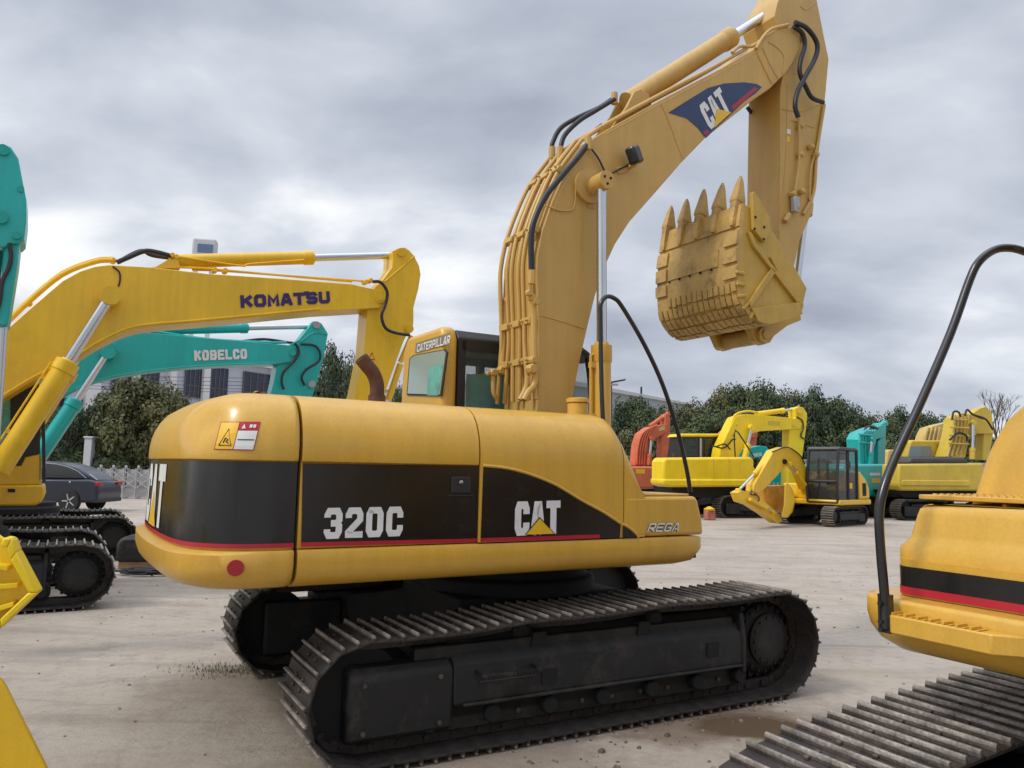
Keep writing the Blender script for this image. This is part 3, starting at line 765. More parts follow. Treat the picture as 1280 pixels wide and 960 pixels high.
# navy logo panel on the boom
nv = [(835, 141), (862, 124), (885, 110), (905, 104.5), (930, 103), (945, 105), (952, 109), (945, 116), (930, 127), (882, 173), (872, 160), (858, 148)]
nvd = decal(F, nv, BY, 'logo_panel', M['navy'], boom)
a0, a1, a2 = F.p3(888, 163, BY-.007), F.p3(914, 138, BY-.007), F.p3(873, 133, BY-.007)
W, H = (a1-a0).length, (a2-a0).length
mb = MB(); lettering(mb, 'CAT', planefn(a0, a1, a2, (0, -1, 0), W, H), W, H, .21, .1); mb.build('logo', M['white'], nvd, smooth=0, recalc=False)
decal(F, [(892, 160), (913, 141), (895, 136.5)], BY, 'logo_triangle', M['decalyel'], nvd, .012)
decal(F, [(914, 133), (943, 109), (947, 111), (916, 138)], BY, 'red_stripe', M['redp'], nvd, .005)
decal(F, [(878, 166), (883, 162), (886, 165), (881, 169)], BY, 'red_stripe', M['redp'], nvd, .005)
# edge curve of the boom back for the steel pipes
back = [(673, 500), (673, 450), (673, 400), (671, 345), (672, 319), (678, 288), (691, 250), (707, 215), (734, 178)]
BP = [Vector((a, 0, b)) for a, b in F.poly(back, BY)]
def offs(P, d):
    out = []
    for i, p in enumerate(P):
        t = (P[min(i+1, len(P)-1)]-P[max(i-1, 0)]).normalized(); out.append(p+Vector((-t.z, 0, t.x))*d)
    return out
topedge = [Vector((a, 0, b)) for a, b in F.poly([(757, 163), (800, 139), (850, 112), (900, 86), (940, 63)], BY)]
PY = [-.25, -.17, -.06, .03, .14, .24]
for k, y in enumerate(PY):
    P = sm(offs(BP, .045+.02*(k % 2)), 4)
    if k in (0, 1, 4): P = P+sm(offs(topedge, .05), 3)
    P = [Vector((p.x, y+(.0 if i > 6 else (6-i)*.012*(1 if k > 3 else -1 if k < 2 else 0)), p.z)) for i, p in enumerate(P)]
    MB().tube(P, .021, 10).build('steel_pipe', M['catboom'], boom)
mb = MB()
for i, d in ((1, 0), (2, .0), (5, 0), (7, 0)):
    p = offs(BP, .052)[i]; t = (BP[i+1]-BP[i-1]).normalized(); Mx = Matrix((t, Vector((0, 1, 0)), Vector((-t.z, 0, t.x)))).transposed()
    for y in (-.21, -.015, .19): mb.obox((p.x, y, p.z), .06, .15, .06, Mx)
    for y in (-.25, -.17, .03): mb.tube([p+Vector((0, y, 0)), p+Vector((-t.z*.06, y, t.x*.06))], .012, 6)
build_each(mb, 'pipe_clamp', M['catboom'], boom, bev=.006)
# extra pipe on the near side with valve fittings, and the far-left one
def pipe(pts, yl, r, name='steel_pipe', m_='catboom', n=5, par=None): return MB().tube(sm([F.p3(a, b, yl) for a, b in pts], n), r, 10).build(name, M[m_], par or boom)
pipe([(665, 380), (667, 395), (668, 440), (669, 462), (668, 480), (660, 490), (655, 500)], -.34, .028)
pipe([(659, 470), (657, 485), (650, 500)], -.32, .022)
pipe([(634, 350), (632, 380), (630, 420), (627, 465)], .24, .028)
pipe([(612, 465), (616, 466), (617, 490), (621, 499)], .2, .022)
mb = MB()
for (a, b, y, s_) in ((665, 372, -.34, .035), (661, 366, -.36, .03), (669, 377, -.36, .035), (666, 450, -.34, .035), (664, 461, -.35, .045), (633, 376, .24, .04), (629, 386, .26, .03), (627, 463, .22, .045), (616, 466, .2, .035), (610, 467, .2, .02), (628, 455, .24, .03)):
    p = F.p3(a, b, y); mb.lathe([(s_*.8, -s_), (s_, -s_*.6), (s_, s_*.6), (s_*.8, s_)], p, 'y', 8)
build_each(mb, 'pipe_fitting', M['catboom'], boom, smooth=30)
# hoses
def hose(pts, yl, r=.024, name='hose', m_='rubber', par=None, n=6): return MB().tube(sm([F.p3(a, b, yl) for a, b in pts], n), r, 12).build(name, M[m_], par or boom)
hose([(664.5, 338), (664, 303), (667, 278), (681, 247), (703, 219), (722, 197), (735, 180)], -.36, .027)
hose([(690, 188), (691, 178), (701, 160), (722, 147), (748, 135), (768, 122)], .12)
hose([(700, 187), (706, 169), (724, 151), (745, 138), (768, 124)], -.02)
hose([(634, 350), (640, 320), (652, 280)], .28)
hose([(736, 182), (748, 198), (759, 217), (775, 211), (790, 203)], -.33, .009, 'work_light_wire')
hose([(700, 200), (712, 187), (730, 172), (752, 155)], -.1, .01, 'wire')
hose([(934, 134), (940, 142), (948, 150)], .2, .022)
for (a, b, y) in ((690, 190, .12), (700, 190, -.02), (735, 178, -.36), (664.5, 345, -.36), (768, 122, .05)):
    p = F.p3(a, b, y); MB().tube([p-Vector((0, 0, .07)), p+Vector((0, 0, .05))], .034, 8).build('hose_fitting', M['catboom'], boom)
pipe([(690, 192), (689, 205), (683, 220)], .12, .026); pipe([(700, 192), (698, 204), (690, 222)], -.02, .026)
# work light
lp = F.p3(793, 194, -.42)
wl_ = MB().obox(lp, .14, .11, .17, Matrix.Rotation(R(-25), 3, 'Y') @ Matrix.Rotation(R(20), 3, 'Z')).build('work_light', M['rail'], boom, bev=.025)
MB().obox(lp+Vector((.02, .08, -.08)), .05, .12, .03).obox(F.p3(778, 212, -.31), .14, .02, .06, Matrix.Rotation(R(-25), 3, 'Y')).build('light_bracket', M['catboom'], boom, bev=.005)
# stick cylinder on the boom's back
br = F.poly([(752, 168), (772, 140), (781, 122), (789, 118), (800, 126), (803, 138)], 0)
mb = MB()
for y in (-.15, .11): mb.prism(br, y, y+.04)
mb.build('cylinder_bracket', M['catboom'], boom, bev=.008)
A_, B_ = F.p3(784, 128, 0), F.p3(986, 1, 0); J_ = F.p3(915, 50, 0)
f_ = (J_-A_).length/(B_-A_).length
ram(ex, A_, B_, f_, .105, .055, M['catboom'], 'stick_cylinder', tubes=False)
# ---- stick
stp = [(972, 2), (978, -8), (990, -30), (1015, -30), (1022, 4), (1030, 45), (1036, 74), (1031, 128), (1022, 200), (1014, 268), (1000, 300), (990, 345), (975, 400), (962, 425), (945, 425), (950, 400), (962, 350), (974, 300), (975, 200), (976, 110), (982, 70), (975, 40), (968, 20)]
SY = -.24
stick = MB().prism(F.poly(stp, SY), SY, -SY).build('stick', M['catboom'], ex, bev=.008, smooth=25)
W2 = lambda pts, w=.006, y=SY: MB().tube(sm([F.p3(a, b, y-.001) for a, b in pts], 3), w, 6).build('weld', M['catboom'], stick)
W2([(984, 104), (982, 200), (973, 290)]); W2([(977, 136), (1000, 139), (1030, 128)], .008); W2([(988, 150), (1018, 160)]); W2([(1000, 8), (1008, 12), (1019, 3)])
W2([(972, 186), (971, 240), (970, 300)], .005)
MB().tube([F.p3(999, 49, SY+.02), F.p3(999, 49, SY-.03)], .05, 20).build('stick_pin_cover', M['catboom'], stick)
decal(F, [(983, 161), (988, 162), (988, 168), (983, 167)], SY, 'small_label', M['white'], stick)
decal(F, [(983, 170), (987, 171), (986.5, 178), (982.5, 177)], SY, 'small_label', M['decalyel'], stick)
def hose2(pts, y, r=.026, name='hose', m_='rubber'): return MB().tube(sm([F.p3(a, b, y) for a, b in pts], 6), r, 12).build(name, M[m_], stick)
hose2([(994, 28), (1007, 34), (1018, 47), (1022, 60), (1018, 75), (1007, 95), (997, 115), (994, 133), (998, 147)], -.38, .028)
hose2([(992, 33), (1003, 42), (1006, 57), (1001, 75), (1000, 92), (1008, 110), (1015, 122), (1029, 128)], -.34, .026)
hose2([(1031, 130), (1028, 150), (1022, 180), (1013, 215), (1012, 250)], -.27, .012, 'wire', 'catboom')
hose2([(999, 148), (999, 200), (994, 240), (993, 262)], -.28, .018, 'steel_pipe', 'catboom')
hose2([(1030, 132), (1021, 190), (1017, 240), (1004, 268)], -.26, .02, 'steel_pipe', 'catboom')
mb = MB()
for a, b in ((1000, 158), (1000, 194), (1013, 184), (1019, 194), (990, 243), (1002, 240), (994, 262)):
    p = F.p3(a, b, SY-.03); mb.lathe([(.02, -.05), (.035, -.03), (.035, .02), (.02, .04)], p, 'y', 8)
build_each(mb, 'pipe_fitting', M['catboom'], stick)
MB().obox(F.p3(994, 256, SY-.05), .09, .06, .18).build('pipe_clamps', M['galv'], stick, bev=.01)
MB().tube([F.p3(986, 268, SY-.02), F.p3(981, 277, SY-.03)], .03, 10).build('stick_lug', M['catboom'], stick)
ram(ex, F.p3(1024, 110, 0)+Vector((.0, 0, 0)), F.p3(984, 380, 0)+Vector((.12, 0, 0)), .6, .08, .045, M['catboom'], 'bucket_cylinder', tubes=False)
# pipes along the boom tip to the stick
pipe([(945, 61), (955, 45), (966, 36), (985, 31)], -.31, .02); pipe([(915, 66), (925, 58), (940, 58), (952, 50), (968, 40), (988, 35)], -.27, .018)
# ---- bucket
KY = .60
prof = [(929, 254), (925, 285), (922.5, 310), (922.5, 345), (925, 371), (931, 386), (943, 400), (960, 406)]
bside = prof+[(985, 400), (1001, 393), (1008, 362), (1000, 345), (987, 325), (973, 300), (960, 282), (942, 262)]
PS = F.poly(bside, -KY)
bucket = MB().prism(PS, -KY, -KY+.035).prism(PS, KY-.035, KY).build('bucket', M['bucketside'], ex, bev=.006)
bucket['label'] = 'curled yellow digging bucket with five worn teeth pointing up'
PF = [Vector(p) for p in F.poly(prof, -KY)]
PF = [Vector((p.x, p.y)) for p in sm([(p.x, p.y, 0) for p in PF], 5)]
mb = MB(); rows = []
nn = []
for i, p in enumerate(PF):
    t = (PF[min(i+1, len(PF)-1)]-PF[max(i-1, 0)]).normalized(); nn.append(Vector((t.y, -t.x)))
cen = Vector((sum(p[0] for p in PS)/len(PS), sum(p[1] for p in PS)/len(PS)))
sg = 1 if nn[5].dot(PF[5]-cen) > 0 else -1
nn = [n*sg for n in nn]
ys = [-KY+2*KY*k/16 for k in range(17)]
outer = [(p.x+n.x*.004, p.y+n.y*.004) for p, n in zip(PF, nn)]; inner = [(p.x-n.x*.035, p.y-n.y*.035) for p, n in zip(PF, nn)]
for i in range(len(PF)-1): pass
loop_ = outer+inner[::-1]+[outer[0]]
mb.grid([[(a, y, b) for a, b in loop_] for y in (-KY-.002, KY+.002)])
for y in (-KY-.002, KY+.002): mb.grid([[(a, y, b) for a, b in outer], [(a, y, b) for a, b in inner]])
floor_ = mb.build('bucket_floor', M['bucket'], bucket)
tp = F.poly([(985, 400), (1001, 393), (1008, 362), (1000, 345)], -KY)
mb = MB(); mb.grid([[(p[0], y, p[1]) for y in (-KY+.02, KY-.02)] for p in F.poly([(960, 406), (985, 400), (1001, 393), (1008, 362)], -KY)]); mb.build('bucket_back', M['bucketside'], bucket, solid=.03)
# lip plate
def on_floor(s_, y, lift=0):
    """s_ 0..1 along the floor curve from the lip"""
    L_ = [0]
    for a, b in zip(PF, PF[1:]): L_.append(L_[-1]+(b-a).length)
    q = s_*L_[-1]; i = 0
    while i < len(PF)-2 and L_[i+1] < q: i += 1
    f = (q-L_[i])/(L_[i+1]-L_[i]+1e-9); p = PF[i].lerp(PF[i+1], f); n = nn[i].lerp(nn[i+1], f).normalized()
    return Vector((p.x+n.x*lift, y, p.y+n.y*lift)), Vector((n.x, 0, n.y)), (PF[i+1]-PF[i]).normalized()
def patch(mb, s0_, s1_, y0, y1, h):
    k = 3; rows = []
    for i in range(k+1):
        a, n, t = on_floor(s0_+(s1_-s0_)*i/k, 0, h); rows.append([(a.x, y0, a.z), (a.x, y1, a.z)])
    lo = []
    for i in range(k+1):
        a, n, t = on_floor(s0_+(s1_-s0_)*i/k, 0, -.005); lo.append([(a.x, y0, a.z), (a.x, y1, a.z)])
    mb.grid(rows); mb.grid([[r[0] for r in rows], [r[0] for r in lo]]); mb.grid([[r[1] for r in rows], [r[1] for r in lo]])
    mb.grid([rows[0], lo[0]]); mb.grid([rows[-1], lo[-1]])
mb = MB()
patch(mb, .01, .17, -KY, KY, .022)
patch(mb, .30, .42, -.34, .38, .016)
patch(mb, .27, .33, -.34, .40, .008)
for (y0, y1) in ((-KY, -.42), (.43, KY)):
    patch(mb, .20, .30, y0, y1, .03); patch(mb, .33, .42, y0, y1, .03); patch(mb, .45, .53, y0, y1, .03)
mb.build('wear_plates', M['bucket'], bucket, smooth=0, bev=.004)
mb = MB()
for row, s_ in enumerate((.56, .64, .72, .80, .88)):
    for k in range(15):
        y0 = -KY+.01+k*(2*KY-.02)/15; j = rnd.uniform(-.004, .004)
        if row == 0 and k > 12: continue
        patch(mb, s_+j, s_+.062+j, y0+.006, y0+(2*KY-.02)/15-.012, .030+rnd.uniform(-.006, .004))
mb.build('wear_blocks', M['bucket'], bucket, smooth=0, bev=.004)
mb = MB()
for k in range(5):
    p, n, t = on_floor(.43, -.25+.16*k, .009); mb.tube([p, p+n*.012], .013, 8)
mb.build('plate_bolts', M['dark'], bucket)
mb = MB()
for s_ in (.50, .58, .66, .74, .82):
    p, n, t = on_floor(s_, -KY-.012, -.02); mb.obox(p, .12, .03, .035, Matrix.Rotation(-atan2(n.z, n.x), 3, 'Y'))
build_each(mb, 'heel_shroud', M['bucketside'], bucket, bev=.01)
# teeth: adapter and pointed tip along the lip direction
lp0, ln, lt = on_floor(.02, 0, 0); up = Vector((-lt.x, 0, -lt.y)); nrm = ln
proto_t = None
for k in range(5):
    y = -KY+.085+k*(2*KY-.17)/4
    def sect(d, w, th, off=0): return [up*d+nrm*(off+th/2)+Vector((0, -w/2, 0)), up*d+nrm*(off+th/2)+Vector((0, w/2, 0)), up*d+nrm*(off-th/2)+Vector((0, w/2, 0)), up*d+nrm*(off-th/2)+Vector((0, -w/2, 0))]
    if proto_t is None:
        mb = MB(); ss = [sect(-.22, .04, .04, .03), sect(-.17, .065, .06, .03), sect(-.05, .075, .11, .01), sect(.05, .09, .12, 0), sect(.085, .088, .11, 0)]
        for a, b in zip(ss, ss[1:]): mb.grid([a+[a[0]], b+[b[0]]])
        mb.add(ss[0], [(0, 1, 2, 3)]); mb.add(ss[-1], [(0, 1, 2, 3)])
        ad = mb.build('tooth_adapter', M['bucket'], bucket, bev=.012, smooth=50)
        mb = MB(); ss = [sect(.06, .105, .125), sect(.085, .108, .13), sect(.18, .088, .095), sect(.28, .066, .06), sect(.335, .045, .035), sect(.36, .025, .02)]
        for a, b in zip(ss, ss[1:]): mb.grid([a+[a[0]], b+[b[0]]])
        mb.add(ss[0], [(0, 1, 2, 3)]); mb.add(ss[-1], [(0, 1, 2, 3)])
        to = mb.build('tooth', M['bucket'], ad, bev=.016, smooth=50); proto_t = (ad, to)
    else:
        ad = proto_t[0].copy(); to = proto_t[1].copy(); COL.objects.link(ad); COL.objects.link(to); ad.parent = bucket; to.parent = ad
    ad.location = Vector((lp0.x, y, lp0.z)); ad.rotation_euler = (rnd.uniform(-.04, .04), rnd.uniform(-.05, .05), rnd.uniform(-.08, .08))
    to.scale = (1, 1, rnd.uniform(.92, 1.06))
# side cutter, ribs and ears
sc = build_each(MB().prism(F.poly([(938, 241), (941, 240), (947, 250), (960, 272), (961, 288), (955, 303), (952, 302), (940, 287), (939, 260)], -KY-.02), -KY-.045, -KY-.002).prism(F.poly([(938, 241), (941, 240), (947, 250), (960, 272), (961, 288), (955, 303), (952, 302), (940, 287), (939, 260)], -KY-.02), KY+.002, KY+.045), 'side_cutter', M['bucketside'], bucket, bev=.006)[0]
mb = MB()
for a, b in ((944, 271.5), (943, 286), (955, 284), (954.5, 299)):
    p = F.p3(a, b, -KY-.045); mb.tube([p, p+Vector((0, -.008, 0))], .014, 8)
mb.build('cutter_bolts', M['dark'], sc)
def rib(pts, w=.035, name='rib'):
    return MB().prism(F.poly(pts, -KY-.01), -KY-.035, -KY-.001).build(name, M['bucketside'], bucket, bev=.004)
rib([(934, 290), (938, 292), (942, 303), (997, 376), (995, 379), (940, 308)]); rib([(963, 335), (968, 340), (937, 384), (934, 378)]); rib([(938, 386), (998, 378), (1001, 393), (985, 400), (960, 406), (946, 402)])
rib([(961, 322), (975, 322), (988, 330), (1006, 361), (1000, 384), (994, 372), (975, 350)], name='wear_patch')
mb = MB()
for y in (-.30, .22):
    pe = F.poly([(903, 414), (925, 404), (960, 402), (990, 393), (1001, 392), (1002, 402), (985, 408), (965, 420), (958, 430), (948, 431), (938, 420)], -.3)
    mb.prism(F.poly([(930, 400), (960, 398), (1000, 388), (1002, 400), (985, 407), (968, 420), (963, 428), (954, 431), (944, 426), (938, 412)], -.3), y, y+.08)
ears = mb.build('bucket_ears', M['bucketside'], bucket, bev=.01)
pc = F.p3(953, 419, -.3); MB().tube([(pc.x, -.34, pc.z), (pc.x, .34, pc.z)], .09, 24).build('bucket_pin', M['bucket'], ears)
MB().tube([(pc.x, -.36, pc.z), (pc.x, -.33, pc.z)], .05, 20).build('pin_cover', M['bucketside'], ears)
# handrail of the tool box
hr = [F.p3(a, b, -.95) for a, b in ((754, 530), (752, 480), (750.5, 400), (751, 380), (758, 371), (768, 373), (778, 384), (805, 430), (828, 480), (846, 535), (858, 585), (863, 615))]
MB().tube(sm(hr, 5), .019, 12).build('handrail', M['rail'], ex)

# ================================================================== helpers for the other machines
GRP = 'excavators parked in the yard'
def part(F_, par, name, m_, pts, y0, y1, bev=.01, sm_=25):
    """outline measured on the plane y=y0 of the machine, y1 = its other face"""
    P = F_.poly(pts, y0)
    return MB().prism(P, min(y0, y1), max(y0, y1)).build(name, m_, par, bev=bev, smooth=sm_)
def pipe_on(F_, par, name, m_, pts, yl, r, n=4, seg=8):
    return MB().tube(sm([F_.p3(a, b, yl) for a, b in pts], n), r, seg).build(name, m_, par)
def machine(F_, label, name='excavator'):
    return thing(name, label, 'excavator', (F_.x, F_.y, 0), F_.yaw, GRP)

# ------------------------------------------------------------------ right foreground machine (front corner with steps)
G = Frame(3.24, 2.72, 208)
er = machine(G, 'yellow excavator at the right edge, thick black handrail and step above its worn track')
tops = []
for k in range(1, 24):
    t = k/24; tops.append((-1.7+3.4*t, .80+.045*sin(pi*t*1.0)+.035*(1-t) - (.0 if t < .55 else (t-.55)*.10)))
rp = loop_path(-1.7, 1.75, .40, .345, tops=tops)
undercarriage(er, 2.38, .6, 0, detail=2, xi=-1.7, xs=1.75, r1=.40, r2=.345, paths={-1: rp, 1: rp}, pitch=.19)
planR = [Vector(p) for p in [(-2.2, -1.445), (.80, -1.445)]]+[Vector((1.03+.22*sin(a), -1.225-.22*cos(a))) for a in [R(q) for q in range(0, 91, 15)]]+[Vector((1.25, -.6)), Vector((1.25, 1.38)), Vector((-2.2, 1.38))]
def inset_open(P, d):
    out = []; n = len(P)
    for i, p in enumerate(P):
        a = (P[i]-P[i-1]).normalized() if i else (P[1]-P[0]).normalized()
        b = (P[i+1]-P[i]).normalized() if i < n-1 else a
        t = (a+b).normalized(); nr = Vector((-t.y, t.x)); k = 1/max(.5, nr.dot(Vector((-a.y, a.x))))
        out.append(p+nr*d*k)
    return out
def band(sec, name, m_, par, P=planR, cap=True, sm_=50):
    mb = MB(); rows = [[(q.x, q.y, z) for q in inset_open(P, d)] for d, z in sec]; mb.grid(rows)
    if cap: mb.add(rows[-1], [list(range(len(rows[-1])))]); mb.add(rows[0], [list(range(len(rows[0])))])
    return mb.build(name, m_, par, smooth=sm_)
band([(.38, 1.075), (.22, 1.085), (.12, 1.105), (.05, 1.145), (.012, 1.20), (0, 1.25), (0, 1.305), (.008, 1.318), (.03, 1.322)], 'side_skirt', M['cat'], er)
mid = band([(.135, 1.325), (.135, 1.475)], 'tool_box', M['cat'], er)
band([(.132, 1.362), (.132, 1.445)], 'black_band', M['black'], mid, cap=False); band([(.1305, 1.33), (.1305, 1.362)], 'red_stripe', M['redp'], mid, cap=False)
boxplan = [Vector(p) for p in [(.30, -1.33), (.92, -1.33)]]+[Vector((1.0+.09*sin(a), -1.24-.09*cos(a))) for a in [R(q) for q in range(0, 91, 15)]]+[Vector((1.09, -.5)), Vector((1.09, -.42)), Vector((.30, -.42))]
band([(.0, 1.475), (.003, 1.52), (.045, 1.56), (.05, 1.58), (.075, 1.66), (.085, 1.685), (.11, 1.70), (.15, 1.705)], 'box_cover', M['cat'], er, P=boxplan)
tp_ = MB().prism([(-.2, -1.345), (.86, -1.345), (.90, -1.30), (.90, -.46), (-.2, -.46)], 1.722, 1.742, 'z').build('tread_plate', M['cat'], er, bev=.004)
mb = MB()
for i in range(16):
    for j in range(12): mb.lathe([(.012, 1.742), (.010, 1.748)], (.84-i*.05, -1.28+j*.06, 0), 'z', 8)
mb.build('tread_studs', M['cat'], tp_)
MB().prism([(.86, 1.715), (.72, 1.715), (.76, 1.63), (.84, 1.63)], -.98, -.965).tube([(.80, -.985, 1.665), (.80, -.955, 1.665)], .02, 12).build('hinge', M['cat'], tp_)
# lower step in front
stp_ = MB().prism([(1.23, -1.225), (1.315, -1.215), (1.32, -1.19), (1.32, -.78), (1.23, -.68)], 1.20, 1.272, 'z').build('step', M['cat'], er, bev=.006)
mb = MB()
for k in range(26):
    y = -1.25+k*.026; mb.prism([(1.255, 1.273), (1.312, 1.273), (1.312, 1.277+.005*(k % 2)), (1.255, 1.277+.005*(k % 2))], y+.05, y+.059) if k < 15 else None
mb.build('step_teeth', M['cat'], stp_)
# tank with pressed pocket
tkR = lambda x: 1 if x < .02 else max(.0, 1-((x-.02)/.49)**4)
tank = capped(side_loft([(.0, 1.72), (0, 1.9)]+[(d*.8, z-.02) for d, z in UP[5:-1]], [-1.0, -.5, -.2, 0, .08, .16, .24, .31, .37, .42, .455, .48, .50], -1.33, -.46, lambda x: tkR(x))).build('fuel_tank', M['cat'], er, smooth=45)
capped(side_loft(MID+UP, [-2.24, -1.5, -1.02], -1.37, .6)).build('engine_door', M['cat'], er, smooth=50)
MB().box(-2.2, .9, -1.28, .95, 1.14, 1.7).build('machine_deck', M['dark'], er)
MB().prism([(p.x, p.y) for p in inset_open(full, .02)] if False else [(q.x, q.y) for q in plan_inset(full, .02)], 1.1, 2.2, 'z').build('counterweight', M['cat'], er, bev=.08)
rl = [G.p3(a, b, y) for a, b, y in ((1106, 786, -1.20), (1106, 750, -1.20), (1101, 690, -1.20), (1099, 640, -1.20), (1106, 606, -1.2), (1120, 570, -1.2), (1150, 505, -1.18), (1188, 417, -1.16), (1212, 350, -1.14), (1224, 327, -1.12), (1242, 313, -1.1), (1262, 310, -1.07), (1285, 316, -1.03), (1330, 335, -1.0))]
rl += [Vector((rl[-1].x-.1, rl[-1].y, rl[-1].z-.15)), Vector((rl[-1].x-.12, rl[-1].y, 2.1))]
MB().tube(sm(rl, 5), .0185, 14).build('handrail', M['rail'], er)
mb = MB(); pb = rl[0]; mb.obox(pb+Vector((-.01, .0, .06)), .03, .05, .15)
for dz in (.0, .03, .1): mb.tube([pb+Vector((.0, 0, dz)), pb+Vector((.03, 0, dz))], .01, 6)
mb.build('rail_clamp', M['rail'], er)
# cab and boom stump of the same machine (outside the frame on the right)
MB().prism([(-.45, 1.2), (1.0, 1.2), (1.05, 1.9), (.9, 2.85), (.7, 2.95), (-.4, 2.95), (-.45, 2.8)], .42, 1.36).build('cab', M['cat'], er, bev=.05)
MB().prism([(-.35, 2.0), (.93, 2.0), (.82, 2.8), (-.35, 2.8)], .41, 1.37).build('cab_window', M['dkglass'], er)
MB().prism([(-.1, 1.5), (.5, 1.5), (.62, 2.4), (.75, 3.2), (1.15, 4.2), (2.2, 5.4), (1.9, 5.9), (.8, 5.0), (.15, 3.8), (-.1, 2.6)], -.28, .28).build('boom', M['catboom'], er, bev=.01)

# ------------------------------------------------------------------ bright yellow machine on the left
K = Frame(-7.3, 9.99, 30)
ek = machine(K, 'bright yellow excavator on the left with dark blue lettering along its boom')
wm = [M['shoe'], mat('bright_worn_edge', (.42, .40, .37), .45, metal=.5, var=.3, scale=8)]
undercarriage(ek, 2.2, .6, 0, detail=2, far_detail=1, xi=-1.6, xs=1.6, r1=.37, r2=.37, pitch=.2, mats=wm)
bt = [(-75, 470), (0, 419), (9, 411), (37, 386), (78, 351), (100, 339), (119, 333), (137, 331), (190, 334), (259, 342), (350, 348), (440, 355), (466, 361), (478, 364), (484, 372), (482, 381), (474, 385), (455, 386), (400, 389), (315, 397), (240, 404), (200, 407), (172, 411), (150, 418), (119, 434), (94, 450), (66, 463), (32, 481), (0, 501), (-50, 535), (-95, 560), (-110, 530)]
bk = part(K, ek, 'boom', M['kom'], bt, -.3, .3)
pipe_on(K, bk, 'edge_flange', M['kom'], [(0, 497), (32, 477), (66, 459), (94, 446), (119, 430), (150, 414), (172, 407.5), (200, 404), (240, 401), (315, 394), (400, 386)], -.3, .018)
kt = text_on(K, 'KOMATSU', (301, 385), (413, 379), (300, 369), -.3, 'lettering', M['komnavy'], bk, .29, .1, proud=.01)
decal(K, [(380, 364.5), (385.5, 364), (386, 369), (380.5, 369.5)], -.3, 'lettering_square', M['komnavy'], bk, .008)
pipe_on(K, bk, 'weld', M['kom'], [(193, 350), (197, 375), (200, 404)], -.3, .01)
for k, (dy, yy) in enumerate(((0, -.2), (-2, .0), (1, .2))):
    pipe_on(K, bk, 'steel_pipe', M['kom'], [(-60, 450+dy), (0, 410+dy), (36, 377+dy), (78, 343+dy), (119, 327+dy), (141, 325+dy)], yy, .03)
pipe_on(K, bk, 'steel_pipe', M['kom'], [(225, 334), (262, 336), (350, 344), (450, 351), (466, 352)], -.15, .018); pipe_on(K, bk, 'steel_pipe', M['kom'], [(240, 337), (300, 340), (440, 352)], .1, .018)
mb = MB()
for a, b in ((36, 379), (141, 326), (268, 338), (281, 339), (456, 353), (462, 351), (220, 322), (215, 320)): mb.lathe([(.03, -.09), (.045, -.05), (.045, .05), (.03, .09)], K.p3(a, b, -.1), 'y', 8)
build_each(mb, 'pipe_fitting', M['kom'], bk)
pipe_on(K, bk, 'hose', M['rubber'], [(146, 328), (160, 322), (180, 314), (195, 315), (214, 320)], -.15, .035); pipe_on(K, bk, 'hose', M['rubber'], [(148, 328), (163, 319), (178, 313.5), (190, 319), (213, 322.5)], .1, .032)
pipe_on(K, bk, 'hose', M['rubber'], [(141, 333), (149, 340), (150, 350), (148, 358)], -.31, .012)
part(K, bk, 'cylinder_bracket', M['kom'], [(178, 336), (195, 333), (209, 325), (222, 322), (226, 335)], -.16, .16)
MB().tube([K.p3(138, 371, -.28), K.p3(138, 371, -.62)], .115, 28).build('cylinder_pin', M['kom'], bk)
MB().tube([K.p3(475, 372, -.29), K.p3(475, 372, -.34)], .09, 24).tube([K.p3(475, 372, -.33), K.p3(475, 372, -.36)], .045, 20).build('boom_pin', M['kom'], bk)
for s_ in (-1, 1):
    A_ = K.p3(-2, 588, -.52); B_ = K.p3(138, 371, -.52); J_ = K.p3(84, 452, -.52)
    f_ = (J_-A_).length/(B_-A_).length
    for v in (A_, B_): v.y = s_*.52
    ram(ek, A_, B_, f_, .135, .07, M['kom'], tubes=(s_ < 0))
A_, B_, J_ = K.p3(212, 327, 0), K.p3(497, 319, 0), K.p3(391, 324, 0)
ram(ek, A_, B_, (J_-A_).length/(B_-A_).length, .105, .062, M['kom'], 'stick_cylinder', tubes=False)
pipe_on(K, ek, 'steel_pipe', M['kom'], [(225, 321), (300, 332), (313, 330), (380, 325)], -.13, .016)
st_ = [(491, 322), (490, 314), (498, 310), (506, 309), (512, 313), (518, 320), (524, 332), (526, 343), (523, 362), (517, 384), (517, 404), (515, 415), (508, 420), (504, 428), (481, 492), (465, 545), (430, 545), (445, 490), (455, 440), (459, 388), (466, 361), (479, 349), (490, 334)]
sk_ = part(K, ek, 'stick', M['kom'], st_, -.22, .22)
build_each(MB().tube([K.p3(502, 315, -.2), K.p3(502, 315, -.28)], .07, 20).tube([K.p3(512, 411, -.2), K.p3(512, 411, -.28)], .07, 20), 'stick_pin', M['kom'], sk_)
pipe_on(K, sk_, 'weld', M['kom'], [(481, 352), (500, 336), (518, 320)], -.225, .014)
pipe_on(K, sk_, 'hose', M['rubber'], [(466, 352), (476, 353), (484, 365), (482, 380), (477, 395), (482, 410), (494, 416), (512, 419)], -.36, .028)
decal(K, [(460, 449), (469, 450.5), (465, 440)], -.22, 'warning_triangle', M['redp'], sk_, .004); decal(K, [(461.5, 448), (467.5, 449), (465, 442.5)], -.22, 'warning_triangle', M['kom'], sk_, .006)
for k_, (a, b) in enumerate((((511, 420), (497, 452)), ((497, 455), (482, 500)))): MB().tube([K.p3(*a, -.1)+Vector((.05, 0, 0)), K.p3(*b, -.1)+Vector((.05, 0, 0))], .055 if k_ else .045, 14).build('bucket_cylinder', M['kom'], sk_)
